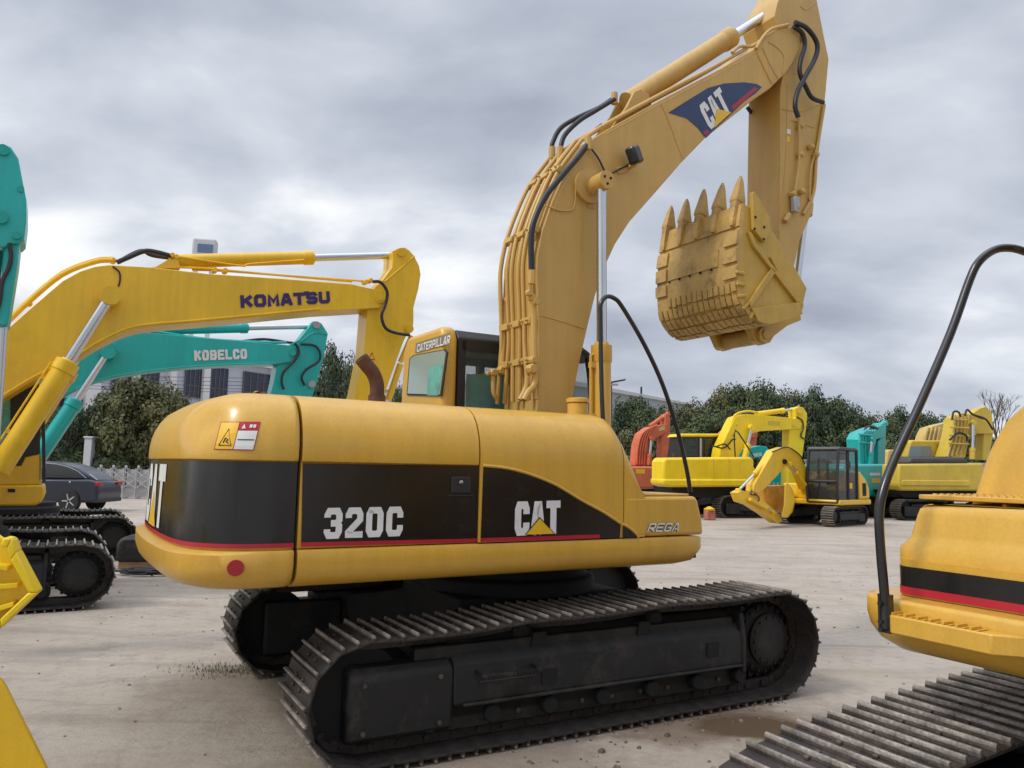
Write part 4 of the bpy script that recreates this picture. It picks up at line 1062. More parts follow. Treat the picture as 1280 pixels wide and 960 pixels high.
# cab front corner
KC = .42
cb = part(K, ek, 'cab', M['kom'], [(-70, 580), (12, 582), (26, 582), (31, 571), (50, 567), (50, 606), (-70, 608)], KC, 1.3, .02)
part(K, ek, 'cab_skirt', M['kom'], [(-110, 608), (55, 606), (56, 618), (52, 628), (44, 632), (-110, 634)], KC-.05, 1.3, .03)
decal(K, [(10, 611), (19, 611), (19, 615), (10, 615)], KC-.05, 'vent', M['dark'], cb, .006, .01)
part(K, cb, 'door_frame', M['seal'], [(13, 496), (44, 477), (50, 520), (50, 567), (31, 571), (26, 582), (13, 580)], KC-.01, KC+.04, 0)
part(K, cb, 'cab_window', M['film'], [(-60, 510), (13, 496), (13, 540), (-60, 545)], KC, KC+.03, 0)
part(K, cb, 'cab_window', M['glass'], [(-60, 545), (13, 540), (13, 580), (-60, 580)], KC, KC+.03, 0)
part(K, cb, 'cab_pillars', M['seal'], [(44, 477), (48, 477), (56, 520), (57, 602), (53, 602), (52, 522)], KC-.02, KC+.04, 0)
part(K, cb, 'windscreen', M['dkglass'], [(46, 477), (47, 477), (55, 520), (56, 600), (54, 600), (54, 522)], KC+.04, 1.28, 0)
part(K, cb, 'roof', M['kom'], [(-70, 470), (40, 462), (47, 476), (-70, 500)], KC, 1.3, .03)
capped(side_loft(MID+UP, [-2.4, -1.5, -.5, 0.0, .1], -1.33, .5)).build('engine_cover', M['kom'], ek, smooth=50)
capped(side_loft(LOW, [-2.4, -.5, .15], -1.33, .4)).build('side_skirt', M['kom'], ek, smooth=50)
MB().prism([(-2.95, -.9), (-2.4, -1.33), (-2.4, 1.33), (-2.95, .9)], 1.1, 2.2, 'z').build('counterweight', M['kom'], ek, bev=.12, seg=4)

# ------------------------------------------------------------------ teal machine behind it
B = Frame(-9.35, 14.7, 30)
eb = machine(B, 'teal excavator behind the bright yellow one on the left, white letters on its boom')
undercarriage(eb, 2.2, .6, 0, detail=1, xi=-1.6, xs=1.65, r1=.37, r2=.37, mats=[M['shoedark'], M['shoe']])
bt = [(-30, 520), (30, 470), (60, 440), (90, 422), (115, 416), (150, 413), (200, 417), (250, 422), (300, 426), (358, 431), (372, 436), (374, 444), (368, 452), (345, 455), (300, 456), (240, 459), (190, 464), (150, 470), (120, 477), (95, 487), (70, 500), (40, 520), (0, 560), (-30, 580)]
bb = part(B, eb, 'boom', M['teal'], bt, -.28, .28)
text_on(B, 'KOBELCO', (243, 451), (309, 448.5), (242.5, 438), -.28, 'lettering', M['white'], bb, .24, .12, proud=.012)
pipe_on(B, bb, 'steel_pipe', M['teal'], [(110, 412), (180, 413), (260, 424), (335, 428), (358, 428)], -.2, .03)
pipe_on(B, bb, 'hose', M['rubber'], [(300, 427), (330, 424), (360, 428), (380, 430)], -.1, .03)
pipe_on(B, bb, 'edge_flange', M['teal'], [(345, 454), (300, 455), (240, 458), (190, 463), (150, 469), (120, 476), (95, 486)], -.28, .02)
build_each(MB().tube([B.p3(137, 436, -.27), B.p3(137, 436, -.5)], .11, 24).tube([B.p3(366, 441, -.27), B.p3(366, 441, -.33)], .07, 20), 'boom_pin', M['teal'], bb)
part(B, bb, 'cylinder_bracket', M['teal'], [(100, 420), (130, 414), (155, 405), (165, 405), (165, 416)], -.14, .14)
for s_ in (-1, 1):
    A_ = B.p3(35, 590, -.45); B_ = B.p3(135, 441, -.45); J_ = B.p3(96, 501, -.45); f_ = (J_-A_).length/(B_-A_).length
    for v in (A_, B_): v.y = s_*.45
    ram(eb, A_, B_, f_, .14, .06, M['teal'], tubes=False)
A_, B_, J_ = B.p3(150, 413, 0), B.p3(392, 408, 0), B.p3(309, 411, 0)
ram(eb, A_, B_, (J_-A_).length/(B_-A_).length, .11, .06, M['teal'], 'stick_cylinder', tubes=False)
s2 = part(B, eb, 'stick', M['teal'], [(385, 410), (389, 404), (396, 402), (402, 404), (410, 417), (404, 450), (394, 485), (380, 530), (330, 530), (341, 482), (347, 455), (349, 440), (360, 432), (374, 424)], -.22, .22)
build_each(MB().tube([B.p3(396, 406, -.2), B.p3(396, 406, -.3)], .08, 20).tube([B.p3(390, 480, -.2), B.p3(390, 480, -.3)], .08, 20), 'stick_pin', M['galv'], s2)
pipe_on(B, s2, 'weld', M['teal'], [(376, 427), (392, 416), (409, 418)], -.23, .015)
pipe_on(B, s2, 'hose', M['rubber'], [(368, 429), (372, 434), (373, 443), (364, 455), (354, 466), (352, 478), (355, 487)], -.33, .03); pipe_on(B, s2, 'hose', M['rubber'], [(376, 430), (393, 432), (400, 441), (398, 452), (383, 462), (377, 472), (381, 482)], -.33, .03)
part(B, eb, 'cab', M['teal'], [(-60, 500), (20, 492), (30, 520), (30, 600), (-60, 600)], .3, 1.2, .04)
part(B, eb, 'cab_window', M['dkglass'], [(-55, 506), (15, 500), (22, 522), (22, 560), (-55, 560)], .29, .31, 0)
part(B, eb, 'engine_cover', M['teal'], [(-140, 530), (-40, 530), (-30, 560), (-30, 610), (-140, 610)], -1.2, 1.2, .06)

# ------------------------------------------------------------------ teal machine cut by the left edge: stick end only in view
T = Frame(-6.4, 6.4, 30)
et = machine(T, 'teal excavator at the left edge, only its upright arm with chrome rod in view')
s3 = part(T, et, 'stick', M['teal'], [(-45, 200), (-12, 180), (4, 179), (14, 184), (23, 198), (28, 225), (33, 250), (33, 275), (30, 299), (25, 304), (14, 305), (4, 310), (-6, 306), (-30, 330), (-60, 300)], -.2, .2, .012)
build_each(MB().tube([T.p3(4, 187, -.19), T.p3(4, 187, -.24)], .05, 18).tube([T.p3(26, 236, -.19), T.p3(26, 236, -.22)], .03, 14).tube([T.p3(21, 294, -.19), T.p3(21, 294, -.24)], .035, 14).tube([T.p3(1, 271, -.19), T.p3(1, 271, -.26)], .06, 16), 'stick_pin', M['teal'], s3)
s4 = part(T, et, 'cylinder_housing', M['teal'], [(4, 306), (25, 303), (22, 330), (14, 380), (10, 405), (8, 408), (-8, 407), (-6, 390), (2, 345)], -.16, .16, .02)
pipe_on(T, s3, 'hose', M['rubber'], [(12, 304), (14, 320), (11, 335), (3, 352), (0, 375), (-6, 395)], -.22, .02)
MB().tube([T.p3(2, 409, -.05), T.p3(-8, 560, -.05)], .05, 20).tube([T.p3(8, 310, 0), T.p3(2, 380, 0)], .05, 20).build('rod', M['chrome'], s4)
part(T, et, 'boom', M['teal'], [(-45, 290), (-20, 300), (-60, 480), (-120, 620), (-180, 620), (-110, 450)], -.19, .19, .02)
undercarriage(et, 2.2, .6, 0, detail=1, xi=-3.2, xs=-.6, r1=.36, r2=.36, mats=[M['shoedark'], M['shoe']])

# ------------------------------------------------------------------ yellow bucket close on the left
Q = Frame(*gnd(0, 1015), 20)
bq = thing('excavator_bucket', 'yellow bucket standing on the ground at the left edge close to the camera', 'bucket', (Q.x, Q.y, 0), Q.yaw)
up_ = [(-90, 600), (4, 672), (14, 674), (20, 690), (47, 741), (0, 786), (-90, 850)]
P_ = Q.poly(up_, -.25)
inn = Q.poly([(-90, 660), (4, 690), (12, 697), (30, 739), (-2, 765), (-90, 800)], -.25)
mb = MB(); mb.prism(Q.poly(up_, -.12), -.12, -.10).build('side_wall', M['lemon'], bq, bev=.012)
mb = MB()
for i in range(len(P_)-1):
    a, b, c, d = P_[i], P_[i+1], inn[min(i+1, len(inn)-1)], inn[min(i, len(inn)-1)]
o3 = [(4, 672), (14, 674), (20, 690), (47, 741), (0, 786), (-90, 850)]
i3 = [(0, 683), (8, 685), (13, 700), (35, 741), (0, 774), (-90, 835)]
Po, Pi = Q.poly(o3, -.25), Q.poly(i3, -.25)
for i in range(len(Po)-1): mb.prism([Po[i], Po[i+1], Pi[i+1], Pi[i]], -.25, -.12)
mb.build('rim', M['lemon'], bq, bev=.008)
mb = MB()
for a, b in (((-90, 690), (13, 706)), ((-90, 735), (25, 727)), ((-90, 785), (20, 750))):
    u, v = Q.Y(*a, -.15), Q.Y(*b, -.15); mb.prism([u, v, (v[0], v[1]-.025), (u[0], u[1]-.025)], -.20, -.05)
mb.build('inner_rib', M['lemon'], bq, bev=.004)
part(Q, bq, 'floor_plate', M['kom'], [(-90, 780), (0, 850), (6, 858), (61, 968), (70, 1010), (-90, 1010)], -.30, -.26, .006)

# ------------------------------------------------------------------ machines across the yard
def rail(F_, par, pts, y, r=.03): return MB().tube(sm([F_.p3(a, b, y) for a, b in pts], 2), r, 6).build('handrail', M['rail'], par)
# lemon yellow one
P = Frame(9.45, 33.2, 20)
ep = machine(P, 'lemon yellow excavator with long smooth side panel, left of the small dark-cab digger')
undercarriage(ep, 2.3, .6, 0, detail=1, xi=-1.1, xs=2.6, r1=.42, r2=.42)
bd = part(P, ep, 'engine_cover', M['lemon'], [(829, 577), (832, 572), (940, 571), (943, 576), (943, 583), (946, 588), (956, 591), (957, 597), (955, 603), (829, 603)], -1.4, -.45, .1)
part(P, ep, 'side_skirt', M['lemon'], [(828, 598.5), (940, 598.5), (952, 600), (950, 607), (930, 608.5), (838, 609), (829, 606)], -1.45, -.45, .08)
for a in (892, 911): MB().tube([P.p3(a, 573, -1.41), P.p3(a, 607, -1.41)], .012, 4).build('panel_seam', M['mustard'], bd)
part(P, ep, 'upper_frame', M['dark'], [(838, 608), (950, 607), (945, 622), (846, 622)], -1.1, .3, 0)
pcab = part(P, ep, 'cab', M['seal'], [(851, 544), (898, 544), (905, 560), (905, 575), (851, 575)], .45, 1.4, .05)
part(P, pcab, 'roof', M['lemon'], [(849, 546), (853, 542), (900, 542), (909, 546)], .40, 1.45, .05)
part(P, pcab, 'cab_window', M['glass'], [(856, 549), (872, 549), (872, 570), (856, 570)], .43, .45, 0); part(P, pcab, 'cab_window', M['dkglass'], [(881, 548), (900, 548), (903, 560), (903, 572), (881, 572)], .43, .45, 0)
pipe_on(P, pcab, 'cab_pillar', M['galv'], [(876, 548), (876, 572)], .42, .05, 1)
pb_ = part(P, ep, 'boom', M['lemon'], [(899, 572), (901, 560), (916, 528), (920, 521), (932, 517.5), (955, 519), (985, 522), (998, 524), (1003, 530), (1000, 536), (985, 537), (950, 539), (940, 542), (935, 549), (926, 566), (922, 572)], -.3, .3)
for dy in (-.22, .0, .22): pipe_on(P, pb_, 'steel_pipe', M['lemon'], [(902, 562), (915, 527), (920, 518), (934, 514), (948, 516)], dy, .05)
ram(ep, P.p3(931, 573, -.45), P.p3(939.5, 534, -.45), .45, .13, .07, M['lemon'], tubes=False)
ram(ep, P.p3(945, 517.5, 0), P.p3(997, 511, 0), .66, .11, .06, M['lemon'], 'stick_cylinder', tubes=False)
ps = part(P, ep, 'stick', M['lemon'], [(994, 511), (998, 508.5), (1004, 509), (1009, 517), (1008, 532), (1006, 548), (1003, 570), (998, 620), (985, 620), (987, 560), (987, 535), (995, 522)], -.25, .25)
pipe_on(P, ps, 'hose', M['rubber'], [(996, 521), (1003, 526), (1004, 536), (1001, 545), (1006, 549)], -.3, .03)
rail(P, ep, [(919, 571), (918, 542), (923, 541), (942, 571)], -1.3)
pipe_on(P, pb_, 'hose', M['rubber'], [(890, 557), (905, 560), (915, 550), (919, 549)], -.4, .035); pipe_on(P, pb_, 'hose', M['rubber'], [(896, 558), (906, 555), (913, 562)], -.4, .03)

for a in ((905, 560), (911, 545), (916, 532)): build_each(MB().lathe([(.05, -.3), (.07, -.28), (.07, .28), (.05, .3)], P.p3(*a, 0), 'y', 8), 'pipe_clamp', M['mustard'], pb_)
decal(P, [(960, 526), (975, 527), (975, 532), (960, 531)], -.3, 'faded_lettering_patch', M['mustard'], pb_, .006)
build_each(MB().tube([P.p3(1000, 514, -.26), P.p3(1000, 514, -.34)], .11, 12).tube([P.p3(992, 530, -.3), P.p3(992, 530, -.36)], .12, 12), 'pin', M['mustard'], ps)
part(P, ep, 'exhaust_pipe', M['rust'], [(842, 574), (842, 566), (845, 566), (845, 574)], -.2, -.05, .01)
# small dark-cab digger
_d = at_depth(1026, 600, 29); D = Frame(_d.x, _d.y, 223)
edg = machine(D, 'small yellow excavator with dark glazed cab, its arm folded down to the ground')
undercarriage(edg, 1.75, .45, 0, detail=1, xi=-1.15, xs=1.15, r1=.32, r2=.32, pitch=.17, s=.76, mats=[mat('dusty_pale_shoe', (.20, .18, .15), .8, var=.3), M['worn']])
# its cab: left side towards us
cabw = [(1.10, .85), (1.15, 1.6), (.95, 2.75), (-.55, 2.75), (-.6, 2.2), (-.5, .85)]
dc = MB()
for y in (.02, 1.12):
    for a, b in ((cabw[0], cabw[1]), (cabw[1], cabw[2]), (cabw[2], cabw[3]), (cabw[3], cabw[5]), (cabw[0], cabw[5]), ((.25, .85), (.2, 2.75))):
        dc.tube([(a[0], y, a[1]), (b[0], y, b[1])], .055, 8)
for a in (cabw[0], cabw[1], cabw[2], cabw[3], cabw[5]): dc.tube([(a[0], .02, a[1]), (a[0], 1.12, a[1])], .055, 8)
dcab = dc.build('cab', M['seal'], edg)
MB().prism([(1.0, 2.72), (1.02, 2.78), (.9, 2.84), (-.5, 2.84), (-.6, 2.72)], -.03, 1.17).build('roof', mat('grey_roof', (.07, .07, .075), .5), dcab, bev=.04)
MB().prism(cabw, 1.10, 1.115).build('side_window', M['dkglass'], dcab); MB().prism(cabw, .03, .045).build('side_window', M['dkglass'], dcab)
MB().prism([(1.08, .9), (1.13, 1.6), (.95, 2.7), (.93, 2.7), (1.11, 1.6), (1.06, .9)], .07, 1.07).build('windscreen', glassmat('cab_front_glass', (.04, .05, .05), .55), dcab)
MB().prism([(-.2, .9), (.35, .9), (.35, 1.35), (-.05, 1.4), (-.15, 2.0), (-.3, 2.0)], .35, .85).build('seat', M['kom'], dcab, bev=.05)
MB().box(-.5, 1.05, .08, 1.06, .86, 1.25).build('cab_floor', M['dark'], dcab)
MB().prism([(-1.55, .76), (1.14, .76), (1.14, .95), (-1.55, .95)], -1.08, 1.21).build('deck', M['kom'], edg, bev=.05)
de = MB().prism([(-1.52, .95), (-.58, .95), (-.58, 1.95), (-.72, 1.97), (-1.2, 1.70), (-1.5, 1.35)], -1.05, 1.18).build('engine_cover', M['kom'], edg, bev=.07)
MB().box(-1.15, -.85, 1.18, 1.195, 1.08, 1.55).build('air_grille', M['dark'], de)
MB().box(-.6, .9, -1.05, -.1, .93, 1.5).build('tank_cover', M['kom'], edg, bev=.06)
db = part(D, edg, 'boom', M['kom'], [(1014, 610), (1007, 600), (1008, 585), (1003, 572), (992, 562), (980, 559), (968, 563), (955, 585), (943, 606), (942, 614), (948, 617), (955, 612), (972, 594), (982, 582), (990, 581), (998, 588), (1004, 602), (1008, 612)], -.05, -.35, .01)
MB().tube([D.p3(981, 577, -.05), D.p3(981, 577, .02)], .09, 16).build('boom_pin', M['dark'], db)
ds = part(D, edg, 'stick', M['kom'], [(922, 616), (927, 613), (940, 616), (950, 622), (962, 632), (974, 643), (978, 652), (971, 654), (955, 642), (938, 631), (926, 627)], -.05, -.33, .01)
ram(edg, D.p3(965, 570, -.2), D.p3(925, 617, -.2)+Vector((.1, 0, .1)), .55, .08, .045, M['kom'], 'stick_cylinder', tubes=False)
ram(edg, D.p3(1006, 606, .05), D.p3(987, 580, .05), .6, .08, .045, M['kom'], tubes=False)
ram(edg, D.p3(937, 624, .05), D.p3(966, 640, .05), .7, .06, .03, M['kom'], 'bucket_cylinder', tubes=False)
for a in ([(965, 565), (984, 559), (1000, 569), (1006, 580)], [(940, 612), (939, 618), (946, 619), (949, 624), (945, 630)]): pipe_on(D, db, 'hose', M['rubber'], a, .0, .022)
MB().tube([(.6, 1.15, 2.6), (.75, 1.35, 2.55), (.75, 1.35, 2.2)], .015, 5).obox((.75, 1.36, 2.2), .04, .16, .26).build('mirror', M['seal'], dcab)
MB().box(-.1, .25, 1.12, 1.13, 1.35, 1.55).build('orange_label', M['decalyel'], dcab)
MB().tube([(1.12, .3, .95), (1.15, .55, 1.7)], .012, 5).build('wiper', M['seal'], dcab)
dk = part(D, edg, 'bucket', M['kom'], [(955, 607), (982, 606), (984, 604), (990, 612), (994, 625), (990, 640), (984, 647), (978, 646), (976, 640), (957, 632)], -.6, -.56, .01)
part(D, dk, 'bucket_side', M['kom'], [(982, 606), (984, 603), (991, 612), (994, 625), (990, 640), (984, 647), (978, 646), (981, 630)], .22, .18, .01)
part(D, dk, 'bucket_floor', mat('rusty_yellow', (.55, .25, .02), .6, var=.2), [(957, 608), (982, 607), (982, 640), (958, 634)], -.2, -.55, 0)

# teal one between
_e = at_depth(1092, 600, 36.5); E_ = Frame(_e.x, _e.y, 38)
ete = machine(E_, 'teal excavator with upright piped boom, between the small digger and mustard yellow machine')
undercarriage(ete, 2.2, .6, 0, detail=1, xi=-1.7, xs=1.7, mats=[M['shoedark'], M['shoe']])
te = part(E_, ete, 'engine_cover', M['teal'], [(1056, 584), (1060, 580), (1106, 580), (1113, 584), (1114, 612), (1108, 621), (1060, 620)], -1.3, 1.1, .1)
decal(E_, [(1089, 598), (1100, 598), (1100, 603.5), (1089, 603.5)], -1.3, 'label_plate', M['decalyel'], te, .01); decal(E_, [(1087, 591), (1100, 591), (1100, 594.5), (1087, 594.5)], -1.3, 'label_plate', M['white'], te, .01)
tb = part(E_, ete, 'boom', M['teal'], [(1075, 582), (1074, 560), (1073, 549), (1077, 541), (1088, 536), (1104, 531), (1107, 534), (1107, 546), (1096, 549), (1093, 560), (1092, 582)], -.3, .3, .03)
for k in range(5): pipe_on(E_, tb, 'steel_pipe', M['teal'], [(1075+k*3.6, 581), (1074+k*3.6, 556), (1076+k*3.3, 545), (1083+k*2.6, 538)], -.40, .06)
for y_ in (543, 553): pipe_on(E_, tb, 'pipe_clamp', M['teal'], [(1074, y_), (1091, y_+1)], -.45, .05, 1)
for a in ([(1080, 540), (1083, 534), (1089, 533), (1093, 537)], [(1087, 538), (1091, 533), (1097, 536)]): pipe_on(E_, tb, 'hose', M['rubber'], a, -.3, .05)
ram(ete, E_.p3(1092, 537, 0), E_.p3(1106, 529, 0), .75, .13, .07, M['teal'], 'stick_cylinder', tubes=False)
ram(ete, E_.p3(1086, 583, -.5), E_.p3(1089, 549, -.5), .5, .13, .08, M['teal'], tubes=False)
part(E_, ete, 'stick', M['teal'], [(1102, 530), (1105, 528.5), (1108, 531), (1107, 560), (1106, 590), (1097, 590), (1098, 552), (1103, 545)], -.25, .25, .03)

# mustard one and the faded one behind it
U = Frame(18.0, 34.2, 16)
em = machine(U, 'mustard yellow excavator with black hood top and ribbed side, behind the right foreground machine')
undercarriage(em, 2.3, .6, 0, detail=1, xi=-1.9, xs=1.9, mats=[M['shoe'], M['shoe']])
mbd = part(U, em, 'engine_cover', M['mustard'], [(1124, 580), (1230, 579), (1229, 613.5), (1128, 613.5), (1123, 606)], -1.4, -.4, .08)
part(U, mbd, 'pressed_rib', M['mustard'], [(1128, 600), (1212, 600.5), (1214, 604), (1212, 608), (1128, 607)], -1.46, -1.38, .06)
part(U, mbd, 'hood_top', mat('dull_black_hood', (.06, .058, .062), .6), [(1136, 579), (1140, 571.5), (1206, 572), (1213, 579)], -1.3, -.4, .08)
part(U, em, 'upper_frame', M['dark'], [(1120, 613), (1225, 613), (1220, 622), (1130, 622)], -1.1, 1.1, 0)
mc = part(U, em, 'cab', M['mustard'], [(1135, 572), (1138, 552), (1141, 550), (1178, 550.5), (1182, 555), (1182, 572)], .4, 1.3, .07)
part(U, mc, 'cab_window', glassmat('grey_cab_glass', (.18, .22, .25), 1, .15), [(1136, 571), (1138, 558), (1164, 557.5), (1165, 571)], .37, .39, 0)
part(U, mc, 'cab_window', M['dkglass'], [(1173, 572), (1173, 556), (1183, 558), (1188, 572)], .34, .39, 0)
mbm = part(U, em, 'boom', M['mustard'], [(1182, 571), (1190, 545), (1194, 522), (1203, 516), (1212, 518), (1240, 530), (1243, 542), (1218, 542), (1211, 550), (1207, 572)], -.3, .3, .02)
for k in range(5): pipe_on(U, mbm, 'steel_pipe', M['cream'], [(1184+k*5, 571-k), (1188+k*5, 556), (1192+k*4.2, 540), (1194+k*4.2, 519)], -.38+k*.02, .05)
for y_ in (524, 534, 544, 554): pipe_on(U, mbm, 'pipe_clamp', M['mustard'], [(1189-(y_-524)*.12, y_), (1211, y_+1)], -.45, .04, 1)
for a in ([(1190, 525), (1192, 515), (1198, 515), (1201, 521)], [(1206, 520), (1209, 512), (1216, 518), (1232, 524), (1241, 537)], [(1187, 550), (1198, 541), (1208, 545), (1209, 552)]): pipe_on(U, mbm, 'hose', M['rubber'], a, -.5, .045)
ram(em, U.p3(1215, 574, -.45), U.p3(1216, 528, -.45), .3, .12, .08, M['mustard'], tubes=False)
part(U, em, 'stick', M['mustard'], [(1214, 518), (1226, 510), (1233, 508), (1240, 516), (1242, 540), (1236, 575), (1228, 575), (1230, 540), (1230, 521), (1222, 521)], -.2, .25, .02)
V_ = Frame(21.0, 42.0, 16)
ef = machine(V_, 'faded yellow excavator almost hidden behind the mustard yellow one')
undercarriage(ef, 2.3, .6, 0, detail=0, xi=-1.9, xs=1.9, mats=[M['shoe'], M['shoe']])
part(V_, ef, 'engine_cover', M['cream'], [(1098, 582), (1200, 582), (1200, 605), (1100, 605)], -1.35, .3, .08)
fc = part(V_, ef, 'cab', M['cream'], [(1108, 584), (1110, 564), (1113, 562), (1140, 563), (1140, 584)], .4, 1.3, .05); part(V_, fc, 'cab_window', M['dkglass'], [(1112, 580), (1114, 568), (1138, 568), (1138, 580)], .37, .39, 0)
fb = part(V_, ef, 'boom', M['cream'], [(1150, 570), (1155, 545), (1160, 535), (1172, 531), (1190, 527), (1200, 530), (1200, 540), (1180, 542), (1175, 570)], -.3, .3, .02)
for k in range(4): pipe_on(V_, fb, 'steel_pipe', M['cream'], [(1153+k*5, 565), (1157+k*5, 545), (1160+k*5, 534)], -.38, .05)

# red one behind the tool box
W_ = Frame(9.0, 42.5, 24)
ew = machine(W_, 'faded red excavator far behind, folded boom, seen right of the large machine hood')
undercarriage(ew, 2.3, .6, 0, detail=0, xi=-1.9, xs=1.9, mats=[M['shoedark'], M['shoe']])
wb = part(W_, ew, 'engine_cover', M['red'], [(770, 583), (822, 583), (828, 590), (828, 610), (775, 610)], -1.35, .6, .1)
decal(W_, [(795, 586.5), (806, 586.5), (806, 592), (795, 592)], -1.35, 'yellow_label', M['decalyel'], wb)
wbm = part(W_, ew, 'boom', M['red'], [(794, 582), (797, 555), (801, 542), (812, 534), (834, 530), (837, 534), (834, 540), (818, 549), (811, 556), (808, 582)], -.3, .3, .02)
for k in range(4): pipe_on(W_, wbm, 'steel_pipe', M['red'], [(796+k*3, 580), (798+k*3, 556), (804+k*3, 541-k), (815+k*2, 534-k)], -.36, .045)
decal(W_, [(823, 535), (831, 532), (831, 537), (824, 539)], -.3, 'pale_plate', M['cream'], wbm)
part(W_, ew, 'stick', M['red'], [(832, 518), (836, 516.5), (838, 524), (836, 560), (833, 582), (826, 582), (827, 545), (831, 530)], -.2, .25, .02)
ram(ew, W_.p3(812, 533, 0), W_.p3(835, 517, 0), .7, .12, .06, M['red'], 'stick_cylinder', tubes=False)
ram(ew, W_.p3(811, 581, -.4), W_.p3(814, 548, -.4), .4, .14, .08, M['red'], tubes=False)
# second red and second teal one between
X_ = Frame(13.6, 43.5, 20)
ex2 = machine(X_, 'dark red excavator mostly hidden behind the lemon yellow boom')
undercarriage(ex2, 2.3, .6, 0, detail=0, xi=-1.9, xs=1.9, mats=[M['shoedark'], M['shoe']])
part(X_, ex2, 'boom', M['red'], [(890, 574), (896, 550), (908, 538), (925, 536), (946, 538), (946, 546), (920, 552), (912, 574)], -.3, .3, .02)
part(X_, ex2, 'stick', M['red'], [(935, 575), (940, 545), (943, 536), (948, 536), (945, 560), (938, 590), (932, 590)], -.2, .2, .02)
part(X_, ex2, 'engine_cover', M['red'], [(880, 574), (930, 574), (930, 600), (880, 600)], -1.35, 1, .06)
Z_ = Frame(13.2, 38.5, 18)
ez = machine(Z_, 'teal excavator hidden behind the lemon yellow machine, only arm and toothed bucket visible')
undercarriage(ez, 2.3, .6, 0, detail=0, xi=-1.9, xs=1.9, mats=[M['shoedark'], M['shoe']])
zb = part(Z_, ez, 'boom', M['teal'], [(910, 575), (922, 562), (935, 560), (950, 557), (956, 558), (963, 566), (958, 572), (935, 573), (925, 580)], -.3, .3, .02)
text_on(Z_, 'KOBELCO', (941, 571.5), (952, 570), (941, 567), -.3, 'lettering', M['white'], zb, .22, .1, proud=.02)
part(Z_, ez, 'engine_cover', M['teal'], [(890, 580), (930, 580), (930, 606), (890, 606)], -1.3, 1, .06)
zk = part(Z_, ez, 'bucket', M['teal'], [(958, 606), (964, 600), (972, 590), (980, 584), (986, 590), (985, 606)], -.5, .5, .03)
for k in range(5): part(Z_, zk, 'tooth', M['galv'], [(961+k*5, 608.5), (963+k*5, 603), (965.5+k*5, 608)], -.55, -.45, 0)
part(Z_, ez, 'stick', M['teal'], [(950, 560), (958, 558), (985, 588), (980, 596)], -.2, .2, .02)

# ------------------------------------------------------------------ car
CF = Frame(-14.6, 28.3, 182)
car = thing('parked_car', 'dark blue car parked behind the yellow excavator cab, rear half showing', 'car', (CF.x, CF.y, 0), CF.yaw); car.scale = (.96, 1, 1.1)
# local x forward; origin at the rear bumper; we see its left side (y=+.92)
lower = [(.05, .30), (-.02, .42), (-.04, .60), (.0, .86), (.05, .98), (.3, 1.04), (2.6, 1.02), (3.5, .98), (4.3, .86), (4.52, .68), (4.55, .40), (4.5, .28)]
cbody = MB().prism(lower, -.92, .92).build('body', M['car'], car, bev=.09, seg=4)
MB().prism([(.08, .98), (.40, 1.17), (.9, 1.40), (1.5, 1.55), (2.2, 1.61), (2.9, 1.50), (3.55, 1.0)], -.72, .72).build('roof', M['car'], cbody, bev=.1, seg=3)
gl = MB().prism([(.62, 1.08), (.85, 1.27), (1.2, 1.40), (1.6, 1.48), (2.2, 1.53), (2.75, 1.44), (3.2, 1.05)], -.745, .745).build('side_window', M['dkglass'], cbody, bev=.02)
MB().tube([(.5, .765, 1.08), (.82, .755, 1.29), (1.2, .755, 1.43), (1.6, .755, 1.51), (2.3, .755, 1.56)], .012, 6).build('window_trim', M['chrome'], gl); MB().tube([(.12, .72, 1.03), (.42, .72, 1.21)], .018, 6).build('rear_window_trim', M['chrome'], cbody)
MB().obox((.02, .74, .9), .12, .40, .13).build('tail_lamp', M['lampred'], cbody, bev=.02); MB().obox((.02, -.74, .9), .12, .40, .13).build('tail_lamp', M['lampred'], cbody, bev=.02)
MB().box(-.05, .25, -.9, .9, .3, .44).build('bumper', M['seal'], cbody, bev=.03)
for xw in (.95, 3.65):
    for yw in (-.93, .93):
        MB().tube([(xw, yw-.02*(1 if yw > 0 else -1), .36), (xw, yw*.985, .36)], .42, 28).build('wheel_arch', M['seal'], cbody)
        w_ = MB().lathe([(.25, -.11), (.34, -.11), (.35, -.08), (.35, .08), (.34, .11), (.25, .11)], (xw, yw*.96, .35), 'y', 28).build('wheel', M['tyre'], car)
        mb = MB()
        for k in range(5):
            a = 2*pi*k/5; d = Vector((cos(a), 0, sin(a))); c = Vector((xw, yw*.96+(.09 if yw > 0 else -.09), .35)); mb.tube([c+d*.04, c+d*.24], [.035, .028], 6)
        mb.lathe([(.255, .0), (.255, .03), (.225, .03), (.225, 0)], (xw, yw*.96+(.07 if yw > 0 else -.10), .35), 'y', 28)
        mb.build('rim', M['wheel'], w_)
MB().lathe([(.03, 0), (.02, .01)], (1.0, .93, .95), 'y', 12).build('badge', M['chrome'], cbody)

